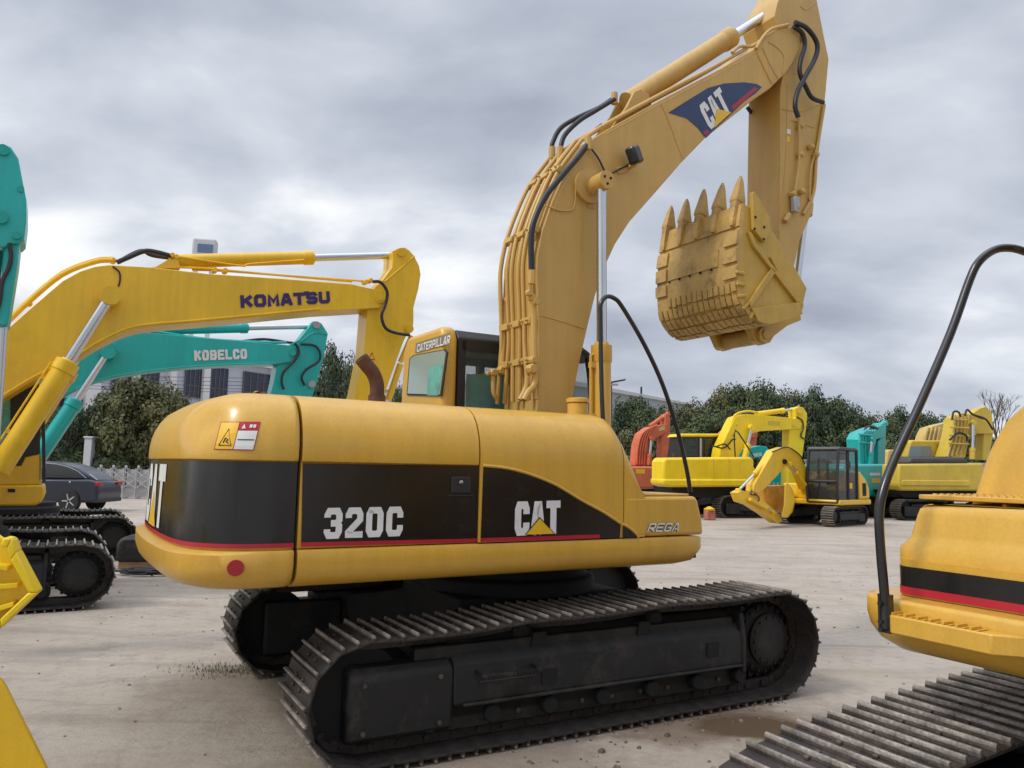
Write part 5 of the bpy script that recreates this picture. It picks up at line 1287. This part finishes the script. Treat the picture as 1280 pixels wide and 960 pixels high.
# ------------------------------------------------------------------ folding gate
ga = Vector(gnd(60, 621)); gb = Vector(gnd(206, 624)); gdir = (gb-ga).normalized(); gL = (gb-ga).length
GF = thing('folding_gate', 'grey metal folding gate with crossed bars and knobs along the top, behind the car', 'gate', (ga.x, ga.y, 0), atan2(gdir.y, gdir.x))
un = .62; nU = int(gL/un)+1; first = None
for k in range(nU):
    if first is None:
        mb = MB()
        mb.box(0, .06, -.22, -.16, 0, 1.45); mb.box(0, .06, .16, .22, 0, 1.45); mb.box(-.02, .08, -.24, .24, 1.42, 1.47)
        mb.lathe([(.05, 1.47), (.07, 1.5), (.07, 1.56), (.03, 1.62)], (.03, 0, 0), 'z', 8)
        mb.box(.0, un, -.04, -.02, .06, .5)
        mb.box(.06, un, .05, .07, .45, 1.42)
        for j in range(2):
            z0 = .52+.42*j
            for (a, b) in (((.06, z0), (un, z0+.40)), ((.06, z0+.40), (un, z0))): mb.tube([(a[0], -.2, a[1]), (b[0], -.2, b[1])], .022, 6)
        mb.box(0, .1, -.25, .25, 0, .06)
        o = first = mb.build('gate_section', M['galv'], GF)
    else:
        o = first.copy(); COL.objects.link(o); o.parent = GF
    o.location = (k*un, 0, 0)

# ------------------------------------------------------------------ buildings
bl = at_depth(52, 470, 62); brr = at_depth(348, 470, 82)
bd_ = Vector((brr.x-bl.x, brr.y-bl.y)); bL = bd_.length
bu = thing('office_building', 'pale grey office building with tall dark windows behind the trees on the left', 'building', (bl.x, bl.y, 0), atan2(bd_.y, bd_.x))
BF = Frame(bl.x, bl.y, math.degrees(atan2(bd_.y, bd_.x)))
ztop_ = BF.Y(300, 452, 0)[1]
wallb = MB().box(0, bL, .4, 14, 0, ztop_).build('wall', mat('lilac_wall', (.52, .53, .60), .7, var=.06, scale=.2), bu)
mb = MB(); colx = []
wins = [(139, 165), (175, 198), (208, 219), (231, 254), (262, 284), (304, 337)]
for a, b in ((60, 72), (108, 126), (166, 174), (212, 220), (254, 262), (339, 346)):
    x0, x1 = BF.Y(a, 480, 0)[0], BF.Y(b, 480, 0)[0]; mb.box(x0, x1, -.1, .4, 0, ztop_+.3)
mb.box(-.5, bL+.3, -.05, .4, ztop_-.2, ztop_+.4)
mb.build('column', mat('white_column', (.72, .72, .72), .7, var=.05), bu)
for a, b in ((75, 104), (139, 165), (175, 198), (231, 254), (263, 284), (304, 337)):
    x0, x1 = BF.Y(a, 480, .3)[0], BF.Y(b, 480, .3)[0]
    for fl in range(3):
        z1 = ztop_-.9-fl*4.3; z0 = z1-3.2
        if z0 < .5: continue
        w_ = MB().box(x0, x1, .28, .38, z0, z1).build('window', M['winb'], bu)
        mb = MB(); n_ = 4
        for k in range(n_+1): x = x0+(x1-x0)*k/n_; mb.box(x-.04, x+.04, .22, .28, z0, z1)
        for z in (z0, z0+1.1, z1): mb.box(x0, x1, .215, .275, z-.04, z+.04)
        mb.build('window_frame', mat('window_bars', (.12, .12, .16), .5) if 'window_bars' not in bpy.data.materials else bpy.data.materials['window_bars'], w_)
tw = at_depth(256, 310, 110)
tt_ = thing('sign_tower', 'tall slim tower topped by a white box sign with a blue panel', 'tower', (tw.x, tw.y, 0), R(12))
hz = at_depth(256, 300, 110).z; hb = at_depth(256, 322, 110).z
MB().box(-1.6, 1.7, -1.0, 1.0, hb-.4, hz).build('sign_box', M['wallw'], tt_, bev=.3, seg=3)
MB().box(-.8, 1.3, -1.08, -1.0, hb+.5, hz-.9).build('sign_panel', M['blue'], tt_)
mb = MB()
for x in (-1.1, 1.1): mb.box(x-.28, x+.28, -.3, .3, 0, hb-.3)
for z in range(2, int(hb), 5): mb.box(-1.1, 1.1, -.1, .1, z, z+.25)
mb.build('columns', mat('pale_tower', (.55, .6, .63), .6), tt_)
# hall beyond the trees on the right
h1, h2 = at_depth(745, 489, 105), at_depth(852, 500, 125)
hd = Vector((h2.x-h1.x, h2.y-h1.y)); 
hall = thing('factory_hall', 'grey-green factory hall with low sloping roof beyond the trees, behind the street lamp', 'building', (h1.x, h1.y, 0), atan2(hd.y, hd.x))
MB().box(-14, hd.length+4, 0, 30, 0, h1.z+.2).build('wall', M['wallg'], hall)
MB().prism([(-14.3, h1.z+.2), (hd.length+4.3, h1.z+.2), (hd.length+4.3, h1.z+.5), (-14.3, h1.z+.9)], -.4, 30.4).build('roof', M['wallw'], hall)
ms = at_depth(802, 484, 104); MB().tube([(hd.length*.52, .5, h1.z), (hd.length*.52, .5, h1.z+1.9)], .15, 8).build('mast', M['frame'], hall)
lw = at_depth(780, 561, 62); lw2 = at_depth(880, 561, 62)
MB_ = thing('boundary_wall', 'low grey boundary wall behind the red excavator', 'wall', (lw.x-1, lw.y, 0), 0)
MB().box(0, lw2.x-lw.x+30, 0, .3, 0, 2.9).build('wall', M['conc'], MB_); MB().box(-.05, lw2.x-lw.x+30.05, -.06, .36, 2.9, 3.05).build('coping', M['galv'], MB_)

# street lamp
l0 = at_depth(764, 480, 46); sl_ = thing('street_lamp', 'solar street lamp on a thin grey pole above the trees', 'street lamp', (l0.x, l0.y, 0), 0)
MB().tube([(0, 0, 0), (0, 0, l0.z+.05)], [.09, .06], 10).build('pole', M['frame'], sl_)
MB().obox((.3, 0, l0.z+.16), 1.1, .6, .05, Matrix.Rotation(R(-12), 3, 'Y')).build('solar_panel', M['seal'], sl_)
MB().obox((.15, -.1, l0.z-.05), .5, .25, .09).build('lamp_head', M['galv'], sl_, bev=.02)

# power lines
for k, (y0, y1) in enumerate(((466, 474), (470, 478), (474, 482), (477, 486), (480, 489))):
    a, b = at_depth(-60, y0-3, 52), at_depth(430, y1, 56); m_ = (a+b)/2-Vector((0, 0, .12+.05*k))
    tag(MB().tube(sm([a, m_, b], 8), .018, 5).build('power_line', M['rubber'], None), 'thin black overhead cable, %s of five strands crossing before the office building' % ['topmost', 'second from the top', 'middle one', 'second from the bottom', 'lowest'][k], 'cable', 'overhead cables on the left')

# dark weight block with cables on the ground
bw = gnd(178, 712); bwt = thing('counterweight_block', 'dark rounded steel block lying on the ground left of the large machine', 'steel block', (bw[0], bw[1], 0), R(10))
MB().prism([(-.45, .12), (.55, .12), (.62, .25), (.62, .45), (.5, .55), (-.35, .55), (-.45, .45)], 0, .6).build('block', M['frame'], bwt, bev=.06)
MB().box(-.4, .5, .05, .15, 0, .12).box(-.4, .5, .45, .55, 0, .12).build('skid', M['wood'], bwt)
cb_ = gnd(182, 719); pts = []
for k in range(60): a = k*.55; pts.append((cb_[0]+cos(a)*(.35+.1*sin(k*.7))*1.1, cb_[1]+sin(a)*.16+.05*sin(k*1.3), .03+.0012*k))
tag(MB().tube(sm(pts, 3), .016, 6).build('coiled_cable', M['rubber']), 'loose coil of black cable on the ground in front of the dark steel block', 'cable')
# pallet goods right of the large machine
pg = gnd(886, 650); go = thing('stone_block', 'small pink block with yellow rag on top, on the ground right of the large machine', 'block', (pg[0], pg[1], 0), R(15))
MB().box(-.15, .22, -.15, .15, 0, .36).build('block', M['pink'], go, bev=.03)
MB().lathe([(.1, .35), (.2, .37), (.22, .43), (.14, .47), (.05, .52)], (.03, 0, 0), 'z', 9).build('rag', M['kom'], go, smooth=0)
pg = gnd(898, 644); go = thing('wooden_chock', 'pale wooden chock on the ground beside the pink block', 'chock', (pg[0], pg[1], 0), R(5))
MB().box(-.35, .35, -.2, .2, 0, .22).build('base_board', M['wood'], go, bev=.01); MB().prism([(-.25, .22), (.3, .22), (.3, .36), (0, .42)], -.16, .16).build('wedge', M['wood'], go, bev=.01)

# ------------------------------------------------------------------ trees
def leafmat(name, a, b, c):
    m = bpy.data.materials.new(name); m.use_nodes = True; N = m.node_tree.nodes; Lk = m.node_tree.links; p = N['Principled BSDF']
    p.inputs['Roughness'].default_value = .65; p.inputs['Specular IOR Level'].default_value = .25
    tc = N.new('ShaderNodeTexCoord'); n = N.new('ShaderNodeTexNoise'); n.inputs['Scale'].default_value = .9; n.inputs['Detail'].default_value = 5; Lk.new(tc.outputs['Object'], n.inputs['Vector'])
    oi = N.new('ShaderNodeObjectInfo'); ad_ = N.new('ShaderNodeMath'); ad_.operation = 'MULTIPLY_ADD'; ad_.inputs[1].default_value = .22; Lk.new(oi.outputs['Random'], ad_.inputs[0]); Lk.new(n.outputs['Fac'], ad_.inputs[2])
    r = N.new('ShaderNodeValToRGB'); e = r.color_ramp.elements; e[0].position = .38; e[0].color = (*a, 1); e[1].position = .8; e[1].color = (*c, 1); q = e.new(.58); q.color = (*b, 1)
    Lk.new(ad_.outputs[0], r.inputs[0]); Lk.new(r.outputs[0], p.inputs['Base Color'])
    return m
M['leafd'] = leafmat('dark_foliage', (.036, .054, .028), (.060, .084, .038), (.11, .135, .055))
M['leafo'] = leafmat('olive_foliage', (.05, .062, .026), (.085, .092, .038), (.15, .145, .06))
def crown_mesh(seed, n_cl=110, n_lf=190, leaf=.135, cone=0):
    rr = random.Random(seed); v = []; f = []; limbs = []
    for c in range(n_cl):
        while True:
            p = Vector((rr.uniform(-1, 1), rr.uniform(-1, 1), rr.uniform(-1, 1)))
            if .25 < p.length < 1: break
        p = p.normalized()*(p.length**.5)
        taper = 1-cone*max(0, p.z*.5+.5)
        w = .92+.14*sin(3*atan2(p.y, p.x)+seed)+.08*rr.uniform(-1, 1)
        cen = Vector((p.x*w*taper, p.y*w*taper, p.z*(.9+.08*rr.uniform(-1, 1))))
        limbs.append(cen); cr_ = rr.uniform(.20, .36)
        for l in range(n_lf):
            d = Vector((rr.gauss(0, 1), rr.gauss(0, 1), rr.gauss(0, .75))).normalized()*cr_*rr.uniform(.5, 1.05)
            q = cen+d; nrm = (d.normalized()+Vector((rr.uniform(-.7, .7), rr.uniform(-.7, .7), rr.uniform(-.2, .9)))).normalized()
            t = nrm.orthogonal().normalized(); t = Matrix.Rotation(rr.uniform(0, 6.3), 3, nrm) @ t; bb_ = nrm.cross(t); s_ = leaf*rr.uniform(.5, 1.1)*.42
            o = len(v); v += [q-t*s_, q+bb_*s_*.55, q+t*s_, q-bb_*s_*.55]; f.append((o, o+1, o+2, o+3))
    me = bpy.data.meshes.new('crown'); me.from_pydata([tuple(a) for a in v], [], f); me.update(); return me, limbs
CR = [crown_mesh(3), crown_mesh(11), crown_mesh(23, 62), crown_mesh(31, 80, cone=.35)]
LM = {}
def tree(x, y, h, w, k, lm, label, group, trunk_share=.22):
    t = thing('tree', label, 'tree', (x, y, 0), rnd.uniform(0, 6.28), group)
    key = (k, lm)
    if key not in LM:
        me = CR[k][0].copy(); me.materials.append(M[lm]); LM[key] = me
    o = bpy.data.objects.new('crown', LM[key]); COL.objects.link(o); o.parent = t
    zc = h*(1+trunk_share)/2; sz = h*(1-trunk_share)/2
    o.location = (0, 0, zc); o.scale = (w/2, w/2, sz)
    mb = MB(); mb.tube([(0, 0, 0), (.05, .03, h*.3), (0, 0, h*.75)], [w*.035+.05, w*.028+.03, .04], 8)
    for c in CR[k][1][::6]:
        e_ = Vector((c.x*w/2*.85, c.y*w/2*.85, zc+c.z*sz*.85)); s_ = Vector((0, 0, max(h*.15, min(h*.6, e_.z*.55)))); mb.tube([s_, (s_+e_)/2+Vector((0, 0, .2)), e_], [.09, .06, .02], 5)
    mb.build('trunk', M['bark'], t)
    return t
def tpx(px, ytop, depth, wpx, k, lm, label, group, ts=.04):
    p = at_depth(px, ytop, depth); tree(p.x, depth, p.z, wpx*depth/960, k, lm, label, group, ts)
gl_ = 'trees behind the gate on the left'
tpx(176, 472, 44, 100, 0, 'leafo', 'big rounded olive green tree, tallest of those behind the folding gate', gl_, .04)
tpx(128, 497, 46, 52, 1, 'leafd', 'mid-sized tree just left of the big olive tree, above the folding gate', gl_)
tpx(88, 503, 43, 62, 2, 'leafd', 'dark loose tree right of the yellow cab pillar, above the parked car', gl_)
tpx(226, 492, 48, 50, 3, 'leafo', 'tree peeping over the counterweight between the big olive tree and the office windows', gl_)
tpx(62, 520, 48, 40, 0, 'leafd', 'leftmost dark tree against the yellow cab post behind the car', gl_)
for k, (px_, yt_) in enumerate(((92, 566), (140, 565))):
    p = at_depth(px_, yt_, 42); t = thing('hedge_bush', ['clipped dark bush above the car roof', 'clipped dark bush right of the white gate pillar'][k], 'bush', (p.x, 42, 0), 0, 'clipped bushes behind the gate')
    o = bpy.data.objects.new('foliage', LM[(1, 'leafd')]); COL.objects.link(o); o.parent = t; o.location = (0, 0, p.z/2); o.scale = (1.1, 1.1, p.z/2)
p = at_depth(112, 560, 41.5); pl = thing('gate_pillar', 'white gate pillar among the trees behind the folding gate', 'pillar', (p.x, p.y, 0), 0)
MB().box(-.2, .2, -.2, .2, 0, 3.0).build('shaft', M['wallw'], pl, bev=.02); MB().box(-.25, .25, -.25, .25, 3.0, 3.1).build('cap', M['wallw'], pl, bev=.02)
gm_ = 'trees behind the teal stick'
tpx(418, 436, 60, 62, 3, 'leafd', 'pointed dark tree right of the teal stick, above the hood', gm_); tpx(446, 448, 64, 48, 1, 'leafd', 'bushy tree half hidden by the bright yellow stick', gm_)
tpx(497, 478, 60, 26, 2, 'leafd', 'small dark treetop between the yellow stick and the cab', gm_); tpx(385, 455, 62, 40, 0, 'leafd', 'dark tree behind the teal stick', gm_)
# tree belt on the right
gr = 'tree belt behind the yard'
belt = [(793, 496, 78, 56), (835, 508, 66, 60), (866, 498, 68, 56), (897, 488, 66, 58), (925, 481, 70, 56), (955, 480, 72, 60), (985, 483, 74, 56), (1013, 488, 72, 56), (1040, 497, 74, 56), (1066, 508, 76, 50), (1092, 516, 78, 54), (1120, 512, 80, 50), (1146, 516, 80, 50), (1172, 520, 82, 48), (1198, 519, 80, 40), (1010, 500, 64, 60), (950, 505, 62, 60), (890, 512, 60, 60), (1075, 530, 66, 60), (1130, 535, 70, 60), (1225, 545, 76, 60), (1270, 548, 80, 60), (775, 535, 68, 50), (812, 532, 60, 56), (858, 535, 58, 56)]
where = ['round dark tree right of the street lamp, before the factory hall', 'tree behind the tip of the red boom', 'tree right of the red boom, half behind the thin handrail', 'tall tree above the lemon yellow cab', 'tree above the bend of the lemon yellow boom, left of the highest one', 'highest dark tree above the lemon yellow boom', 'tall tree above the end of the lemon yellow boom', 'tree right above the lemon yellow stick', 'tree above the roof of the small digger', 'tree between the small digger and the teal boom', 'tree right behind the upright teal boom', 'tree left of the thick foreground handrail', 'tree crossed by the thick foreground handrail', 'tree right of the thick foreground handrail', 'rightmost treetop above the faded yellow boom', 'lower front tree behind the lemon yellow stick', 'lower front tree under the lemon yellow boom', 'lower front tree behind the lemon yellow cab', 'lower tree behind the teal boom', 'lower tree above the mustard cab', 'tree behind the mustard boom', 'tree behind the fuel tank of the right foreground machine', 'brownish low tree left behind the red boom', 'low olive tree directly behind the red boom', 'low olive tree right of the red stick']
for k, (px_, yt_, dp, wp) in enumerate(belt):
    lm = 'leafo' if k in (1, 2, 3, 22, 23, 24) else 'leafd'
    tpx(px_, yt_, dp, wp*1.12, k % 4, lm, where[k], gr, .06)
# bare tree at the right edge
p = at_depth(1245, 512, 60); bt_ = thing('bare_tree', 'leafless small tree above the boom at the right edge', 'tree', (p.x, 60, 0), 0)
mb = MB(); rb_ = random.Random(5)
def br_(a, d, L_, r, n):
    b = a+d*L_; mb.tube([a, b], [r, r*.65], 5)
    if n:
        for k in range(3):
            nd = (d+Vector((rb_.uniform(-.6, .6), rb_.uniform(-.6, .6), rb_.uniform(.0, .4)))).normalized(); br_(b, nd, L_*rb_.uniform(.55, .75), r*.6, n-1)
br_(Vector((0, 0, 0)), Vector((0, 0, 1)), p.z*.42, .12, 5)
mb.build('branches', M['bark'], bt_)

# ================================================================== GROUND, SKY, LIGHT
def ground_mat():
    m = bpy.data.materials.new('yard_concrete'); m.use_nodes = True; N = m.node_tree.nodes; Lk = m.node_tree.links
    p = N['Principled BSDF']; tc = N.new('ShaderNodeTexCoord')
    def noise(scale, detail=8, rough=.6, map_=None, dist=0):
        n = N.new('ShaderNodeTexNoise'); n.inputs['Scale'].default_value = scale; n.inputs['Detail'].default_value = detail; n.inputs['Roughness'].default_value = rough; n.inputs['Distortion'].default_value = dist
        if map_:
            mp = N.new('ShaderNodeMapping'); mp.inputs['Rotation'].default_value = (0, 0, map_[0]); mp.inputs['Scale'].default_value = map_[1]; Lk.new(tc.outputs['Object'], mp.inputs[0]); Lk.new(mp.outputs[0], n.inputs['Vector'])
        else: Lk.new(tc.outputs['Object'], n.inputs['Vector'])
        return n.outputs['Fac']
    def rng(s, a, b, c=0, d=1):
        r = N.new('ShaderNodeMapRange'); r.inputs[1].default_value = a; r.inputs[2].default_value = b; r.inputs[3].default_value = c; r.inputs[4].default_value = d; Lk.new(s, r.inputs[0]); return r.outputs[0]
    def mix(f, a, b):
        x = N.new('ShaderNodeMix'); x.data_type = 'RGBA'
        Lk.new(f, x.inputs[0])
        for k, v in ((6, a), (7, b)):
            if isinstance(v, tuple): x.inputs[k].default_value = (*v, 1)
            else: Lk.new(v, x.inputs[k])
        return x.outputs[2]
    def mul(a, b):
        x = N.new('ShaderNodeMath'); x.operation = 'MULTIPLY'; Lk.new(a, x.inputs[0])
        if isinstance(b, (int, float)): x.inputs[1].default_value = b
        else: Lk.new(b, x.inputs[1])
        return x.outputs[0]
    def add(a, b):
        x = N.new('ShaderNodeMath'); x.operation = 'ADD'; x.use_clamp = True; Lk.new(a, x.inputs[0]); Lk.new(b, x.inputs[1]); return x.outputs[0]
    col = mix(rng(noise(.35, 8, .65), .35, .65), (.335, .28, .225), (.46, .40, .33))
    col = mix(rng(noise(1, 6, .6, (R(-14), (.22, 1.1, 1)), .8), .48, .64, 0, .5), col, (.46, .41, .345))
    col = mix(rng(noise(1, 6, .65, (R(24), (.25, 1.7, 1)), .9), .53, .66, 0, .5), col, (.225, .19, .155))
    col = mix(rng(noise(2.2, 10, .8), .52, .60, 0, .45), col, (.25, .205, .165))
    col = mix(rng(noise(9, 10, .75), .5, .75, 0, .6), col, (.23, .19, .155))
    col = mix(rng(noise(60, 4, .7), .55, .8, 0, .5), col, (.2, .17, .14))
    # mud patch by the near track and round the machine
    def blob(x, y, r, soft=.35, sy=1, wob=.8):
        v = N.new('ShaderNodeVectorMath'); v.operation = 'SUBTRACT'; v.inputs[1].default_value = (x, y, 0); Lk.new(tc.outputs['Object'], v.inputs[0])
        mp = N.new('ShaderNodeMapping'); mp.vector_type = 'POINT'; mp.inputs['Rotation'].default_value = (0, 0, R(-30)); mp.inputs['Scale'].default_value = (1, sy, 0); Lk.new(v.outputs[0], mp.inputs[0])
        ln = N.new('ShaderNodeVectorMath'); ln.operation = 'LENGTH'; Lk.new(mp.outputs[0], ln.inputs[0])
        w = N.new('ShaderNodeMath'); w.operation = 'ADD'; Lk.new(ln.outputs['Value'], w.inputs[0]); Lk.new(rng(noise(1.7, 6, .7), .3, .7, -wob*r*.5, wob*r*.5), w.inputs[1])
        return rng(w.outputs[0], r*(1-soft), r, 1, 0)
    gx, gy = gnd(880, 900)
    mud = blob(gx, gy, 1.25, .5, 1.7)
    gx2, gy2 = gnd(600, 955)
    mud2 = blob(gx2, gy2, 1.3, .6, 1.6); gx3, gy3 = gnd(320, 850); mud3 = blob(gx3, gy3, 1.2, .7, 1.2)
    mm = add(mud, add(mul(mud2, .7), mul(mud3, .45)))
    col = mix(mul(mm, .85), col, (.15, .105, .070))
    gx4, gy4 = gnd(935, 908); wet = blob(gx4, gy4, .50, .35, 1.5, .5)
    col = mix(mul(wet, .85), col, (.11, .075, .045))
    gx5, gy5 = gnd(1085, 845); pale = blob(gx5, gy5, .45, .6, 1.2); col = mix(mul(pale, .5), col, (.40, .36, .26))
    Lk.new(col, p.inputs['Base Color'])
    ro = N.new('ShaderNodeMapRange'); ro.inputs[3].default_value = .85; ro.inputs[4].default_value = .16; Lk.new(wet, ro.inputs[0]); Lk.new(ro.outputs[0], p.inputs['Roughness'])
    h1 = noise(14, 10, .75); h2 = noise(1, 6, .6, (R(-30), (2.2, 9, 1)), .5)
    h = mix(mul(mud, .75), h1, h2)
    b = N.new('ShaderNodeBump'); b.inputs['Distance'].default_value = .05
    inv = N.new('ShaderNodeMath'); inv.operation = 'SUBTRACT'; inv.inputs[0].default_value = 1; Lk.new(wet, inv.inputs[1])
    ss = mul(inv.outputs[0], .55); Lk.new(ss, b.inputs['Strength'])
    Lk.new(h, b.inputs['Height']); Lk.new(b.outputs[0], p.inputs['Normal'])
    return m
g_ = MB().add([(-900, -60, 0), (900, -60, 0), (900, 1500, 0), (-900, 1500, 0)], [(0, 1, 2, 3)]).build('ground', ground_mat(), smooth=0)
tag(g_, 'dusty pale concrete yard with tyre streaks and mud by the tracks', kind='structure')

# small stones and crumbs of dried mud over the near yard
def scatter(name, n, fn, label):
    rr = random.Random(99); mb = MB()
    for k in range(n):
        x, y, s_ = fn(rr)
        if s_ is None: continue
        q = []
        for a in range(5):
            t = 2*pi*a/5+rr.uniform(-.3, .3); q.append((x+cos(t)*s_*rr.uniform(.7, 1.1), y+sin(t)*s_*rr.uniform(.6, 1.1), 0))
        top = [(x+(a-x)*.5+rr.uniform(-.2, .2)*s_, y+(b-y)*.5, s_*rr.uniform(.4, .8)) for a, b, c in q]
        mb.add(q+top, [(0, 1, 6, 5), (1, 2, 7, 6), (2, 3, 8, 7), (3, 4, 9, 8), (4, 0, 5, 9), (5, 6, 7, 8, 9)])
    return tag(mb.build(name, mat(name+'_grit', (.26, .22, .18) if name == 'gravel' else (.13, .095, .068), .9, var=.4, scale=3), smooth=0, recalc=False), label, kind='stuff')
def f1(rr):
    d = rr.uniform(0, 1)**.6; y = 2.6+d*13; x = rr.uniform(-.75, .75)*y; return x, y, rr.choice([.003, .004, .006, .010, .014])*(1+.05*y)*rr.uniform(.7, 1.2)
scatter('gravel', 800, f1, 'scattered small stones and crumbs on the yard')
_mx, _my = gnd(900, 895)
def f2(rr):
    a = rr.uniform(-1.6, 1.0); b = rr.gauss(0, .22); x = _mx+a*.87-b*.5-.2; y = _my+a*.5+b*.87; return x, y, rr.choice([.008, .012, .02, .03])*rr.uniform(.6, 1.1)
scatter('mud_clods', 150, f2, 'clods of mud along the near track')
# grass tufts at the far track
rr = random.Random(4); mb = MB(); _gx, _gy = gnd(285, 838)
for k in range(420):
    x = _gx+rr.gauss(0, .22); y = _gy+rr.gauss(0, .12); h_ = rr.uniform(.01, .04); a = rr.uniform(0, 6.3); w_ = .004
    mb.add([(x-w_*cos(a), y-w_*sin(a), 0), (x+w_*cos(a), y+w_*sin(a), 0), (x+rr.uniform(-.02, .02), y+rr.uniform(-.02, .02), h_)], [(0, 1, 2)])
tag(mb.build('grass', mat('sparse_grass', (.09, .10, .035), .8), smooth=0, recalc=False), 'sparse grass at the end of the far track', kind='stuff')

SUN_EL, SUN_AZ = R(48), R(-60)          # light falls from the left and slightly behind the photographer
wd = bpy.data.worlds.new('World'); S.world = wd; wd.use_nodes = True
N = wd.node_tree.nodes; Lk = wd.node_tree.links; bg = N['Background']
sky = N.new('ShaderNodeTexSky'); sky.sky_type = 'NISHITA'; sky.sun_disc = False; sky.sun_elevation = SUN_EL
sd = Vector((-cos(SUN_EL)*sin(R(62)), -cos(SUN_EL)*cos(R(62)), sin(SUN_EL)))   # towards the sun
sky.sun_rotation = atan2(sd.x, sd.y)
tc = N.new('ShaderNodeTexCoord'); sep = N.new('ShaderNodeSeparateXYZ'); Lk.new(tc.outputs['Generated'], sep.inputs[0])
zc = N.new('ShaderNodeMath'); zc.operation = 'MAXIMUM'; zc.inputs[1].default_value = 0; Lk.new(sep.outputs['Z'], zc.inputs[0])
za = N.new('ShaderNodeMath'); za.operation = 'ADD'; za.inputs[1].default_value = .42; Lk.new(zc.outputs[0], za.inputs[0])
dv = N.new('ShaderNodeVectorMath'); dv.operation = 'DIVIDE'; cmb = N.new('ShaderNodeCombineXYZ')
for k in range(2): Lk.new(sep.outputs[k], cmb.inputs[k])
c2 = N.new('ShaderNodeCombineXYZ')
for k in range(3): Lk.new(za.outputs[0], c2.inputs[k])
Lk.new(cmb.outputs[0], dv.inputs[0]); Lk.new(c2.outputs[0], dv.inputs[1])
def wn(scale, det, rough, loc, rot=0, sc=(1, 1, 1), dist=0):
    mp = N.new('ShaderNodeMapping'); mp.inputs['Location'].default_value = loc; mp.inputs['Rotation'].default_value = (0, 0, rot); mp.inputs['Scale'].default_value = sc
    n = N.new('ShaderNodeTexNoise'); n.inputs['Scale'].default_value = scale; n.inputs['Detail'].default_value = det; n.inputs['Roughness'].default_value = rough; n.inputs['Distortion'].default_value = dist
    Lk.new(dv.outputs[0], mp.inputs[0]); Lk.new(mp.outputs[0], n.inputs['Vector']); return n.outputs['Fac']
big = wn(1.0, 3, .45, (4.3, 1.7, 0), .3, (1, 1.2, 1)); small = wn(2.6, 7, .5, (1.3, 8.2, 0), -.2, (1, 1.5, 1), .2)
ad = N.new('ShaderNodeMath'); ad.operation = 'MULTIPLY_ADD'; ad.inputs[1].default_value = .55; Lk.new(small, ad.inputs[0])
b2 = N.new('ShaderNodeMath'); b2.operation = 'MULTIPLY'; b2.inputs[1].default_value = .45; Lk.new(big, b2.inputs[0]); Lk.new(b2.outputs[0], ad.inputs[2])
# the cloud cover is thinner and brighter towards the left of the view
gx = N.new('ShaderNodeMapRange'); gx.inputs[1].default_value = -.62; gx.inputs[2].default_value = -.05; gx.inputs[3].default_value = .115; gx.inputs[4].default_value = -.01; Lk.new(sep.outputs['X'], gx.inputs[0])
gz = N.new('ShaderNodeMapRange'); gz.inputs[1].default_value = .22; gz.inputs[2].default_value = .5; gz.inputs[3].default_value = 1.15; gz.inputs[4].default_value = 0; Lk.new(sep.outputs['Z'], gz.inputs[0])
gm = N.new('ShaderNodeMath'); gm.operation = 'MULTIPLY'; Lk.new(gx.outputs[0], gm.inputs[0]); Lk.new(gz.outputs[0], gm.inputs[1])
a2 = N.new('ShaderNodeMath'); a2.operation = 'ADD'; Lk.new(ad.outputs[0], a2.inputs[0]); Lk.new(gm.outputs[0], a2.inputs[1])
rp = N.new('ShaderNodeValToRGB'); el = rp.color_ramp.elements
el[0].position = .34; el[0].color = (.31, .34, .42, 1); el[1].position = .67; el[1].color = (.97, .98, 1.0, 1)
e = el.new(.47); e.color = (.47, .505, .585, 1); e = el.new(.57); e.color = (.64, .675, .74, 1)
Lk.new(a2.outputs[0], rp.inputs[0])
# cloud colour is scaled so that it, times the background strength, gives the photographed sky
gain = N.new('ShaderNodeVectorMath'); gain.operation = 'SCALE'; gain.inputs['Scale'].default_value = 1/.1*.95; Lk.new(rp.outputs[0], gain.inputs[0])
# an overcast sky is about three times brighter overhead than near the horizon
zg = N.new('ShaderNodeMapRange'); zg.interpolation_type = 'SMOOTHSTEP'; zg.inputs[1].default_value = .5; zg.inputs[2].default_value = .95; zg.inputs[3].default_value = 9.0; zg.inputs[4].default_value = 25
Lk.new(sep.outputs['Z'], zg.inputs[0]); Lk.new(zg.outputs[0], gain.inputs['Scale'])
mx = N.new('ShaderNodeMix'); mx.data_type = 'RGBA'; mx.inputs[0].default_value = .94
Lk.new(sky.outputs[0], mx.inputs[6]); Lk.new(gain.outputs[0], mx.inputs[7])
Lk.new(mx.outputs[2], bg.inputs[0]); bg.inputs[1].default_value = .1
sl = bpy.data.lights.new('sun', 'SUN'); sl.energy = 1.5; sl.angle = R(12); sl.color = (1, .96, .9)
so = bpy.data.objects.new('sun', sl); COL.objects.link(so); so.location = (0, 0, 30)
so.rotation_euler = (-sd).to_track_quat('-Z', 'Y').to_euler()

vs = S.view_settings; vs.view_transform = 'Standard'; vs.look = 'None'; vs.gamma = 1; vs.exposure = .3; vs.use_curve_mapping = False
S.render.engine = 'CYCLES'
S.render.resolution_x, S.render.resolution_y = 1024, 768
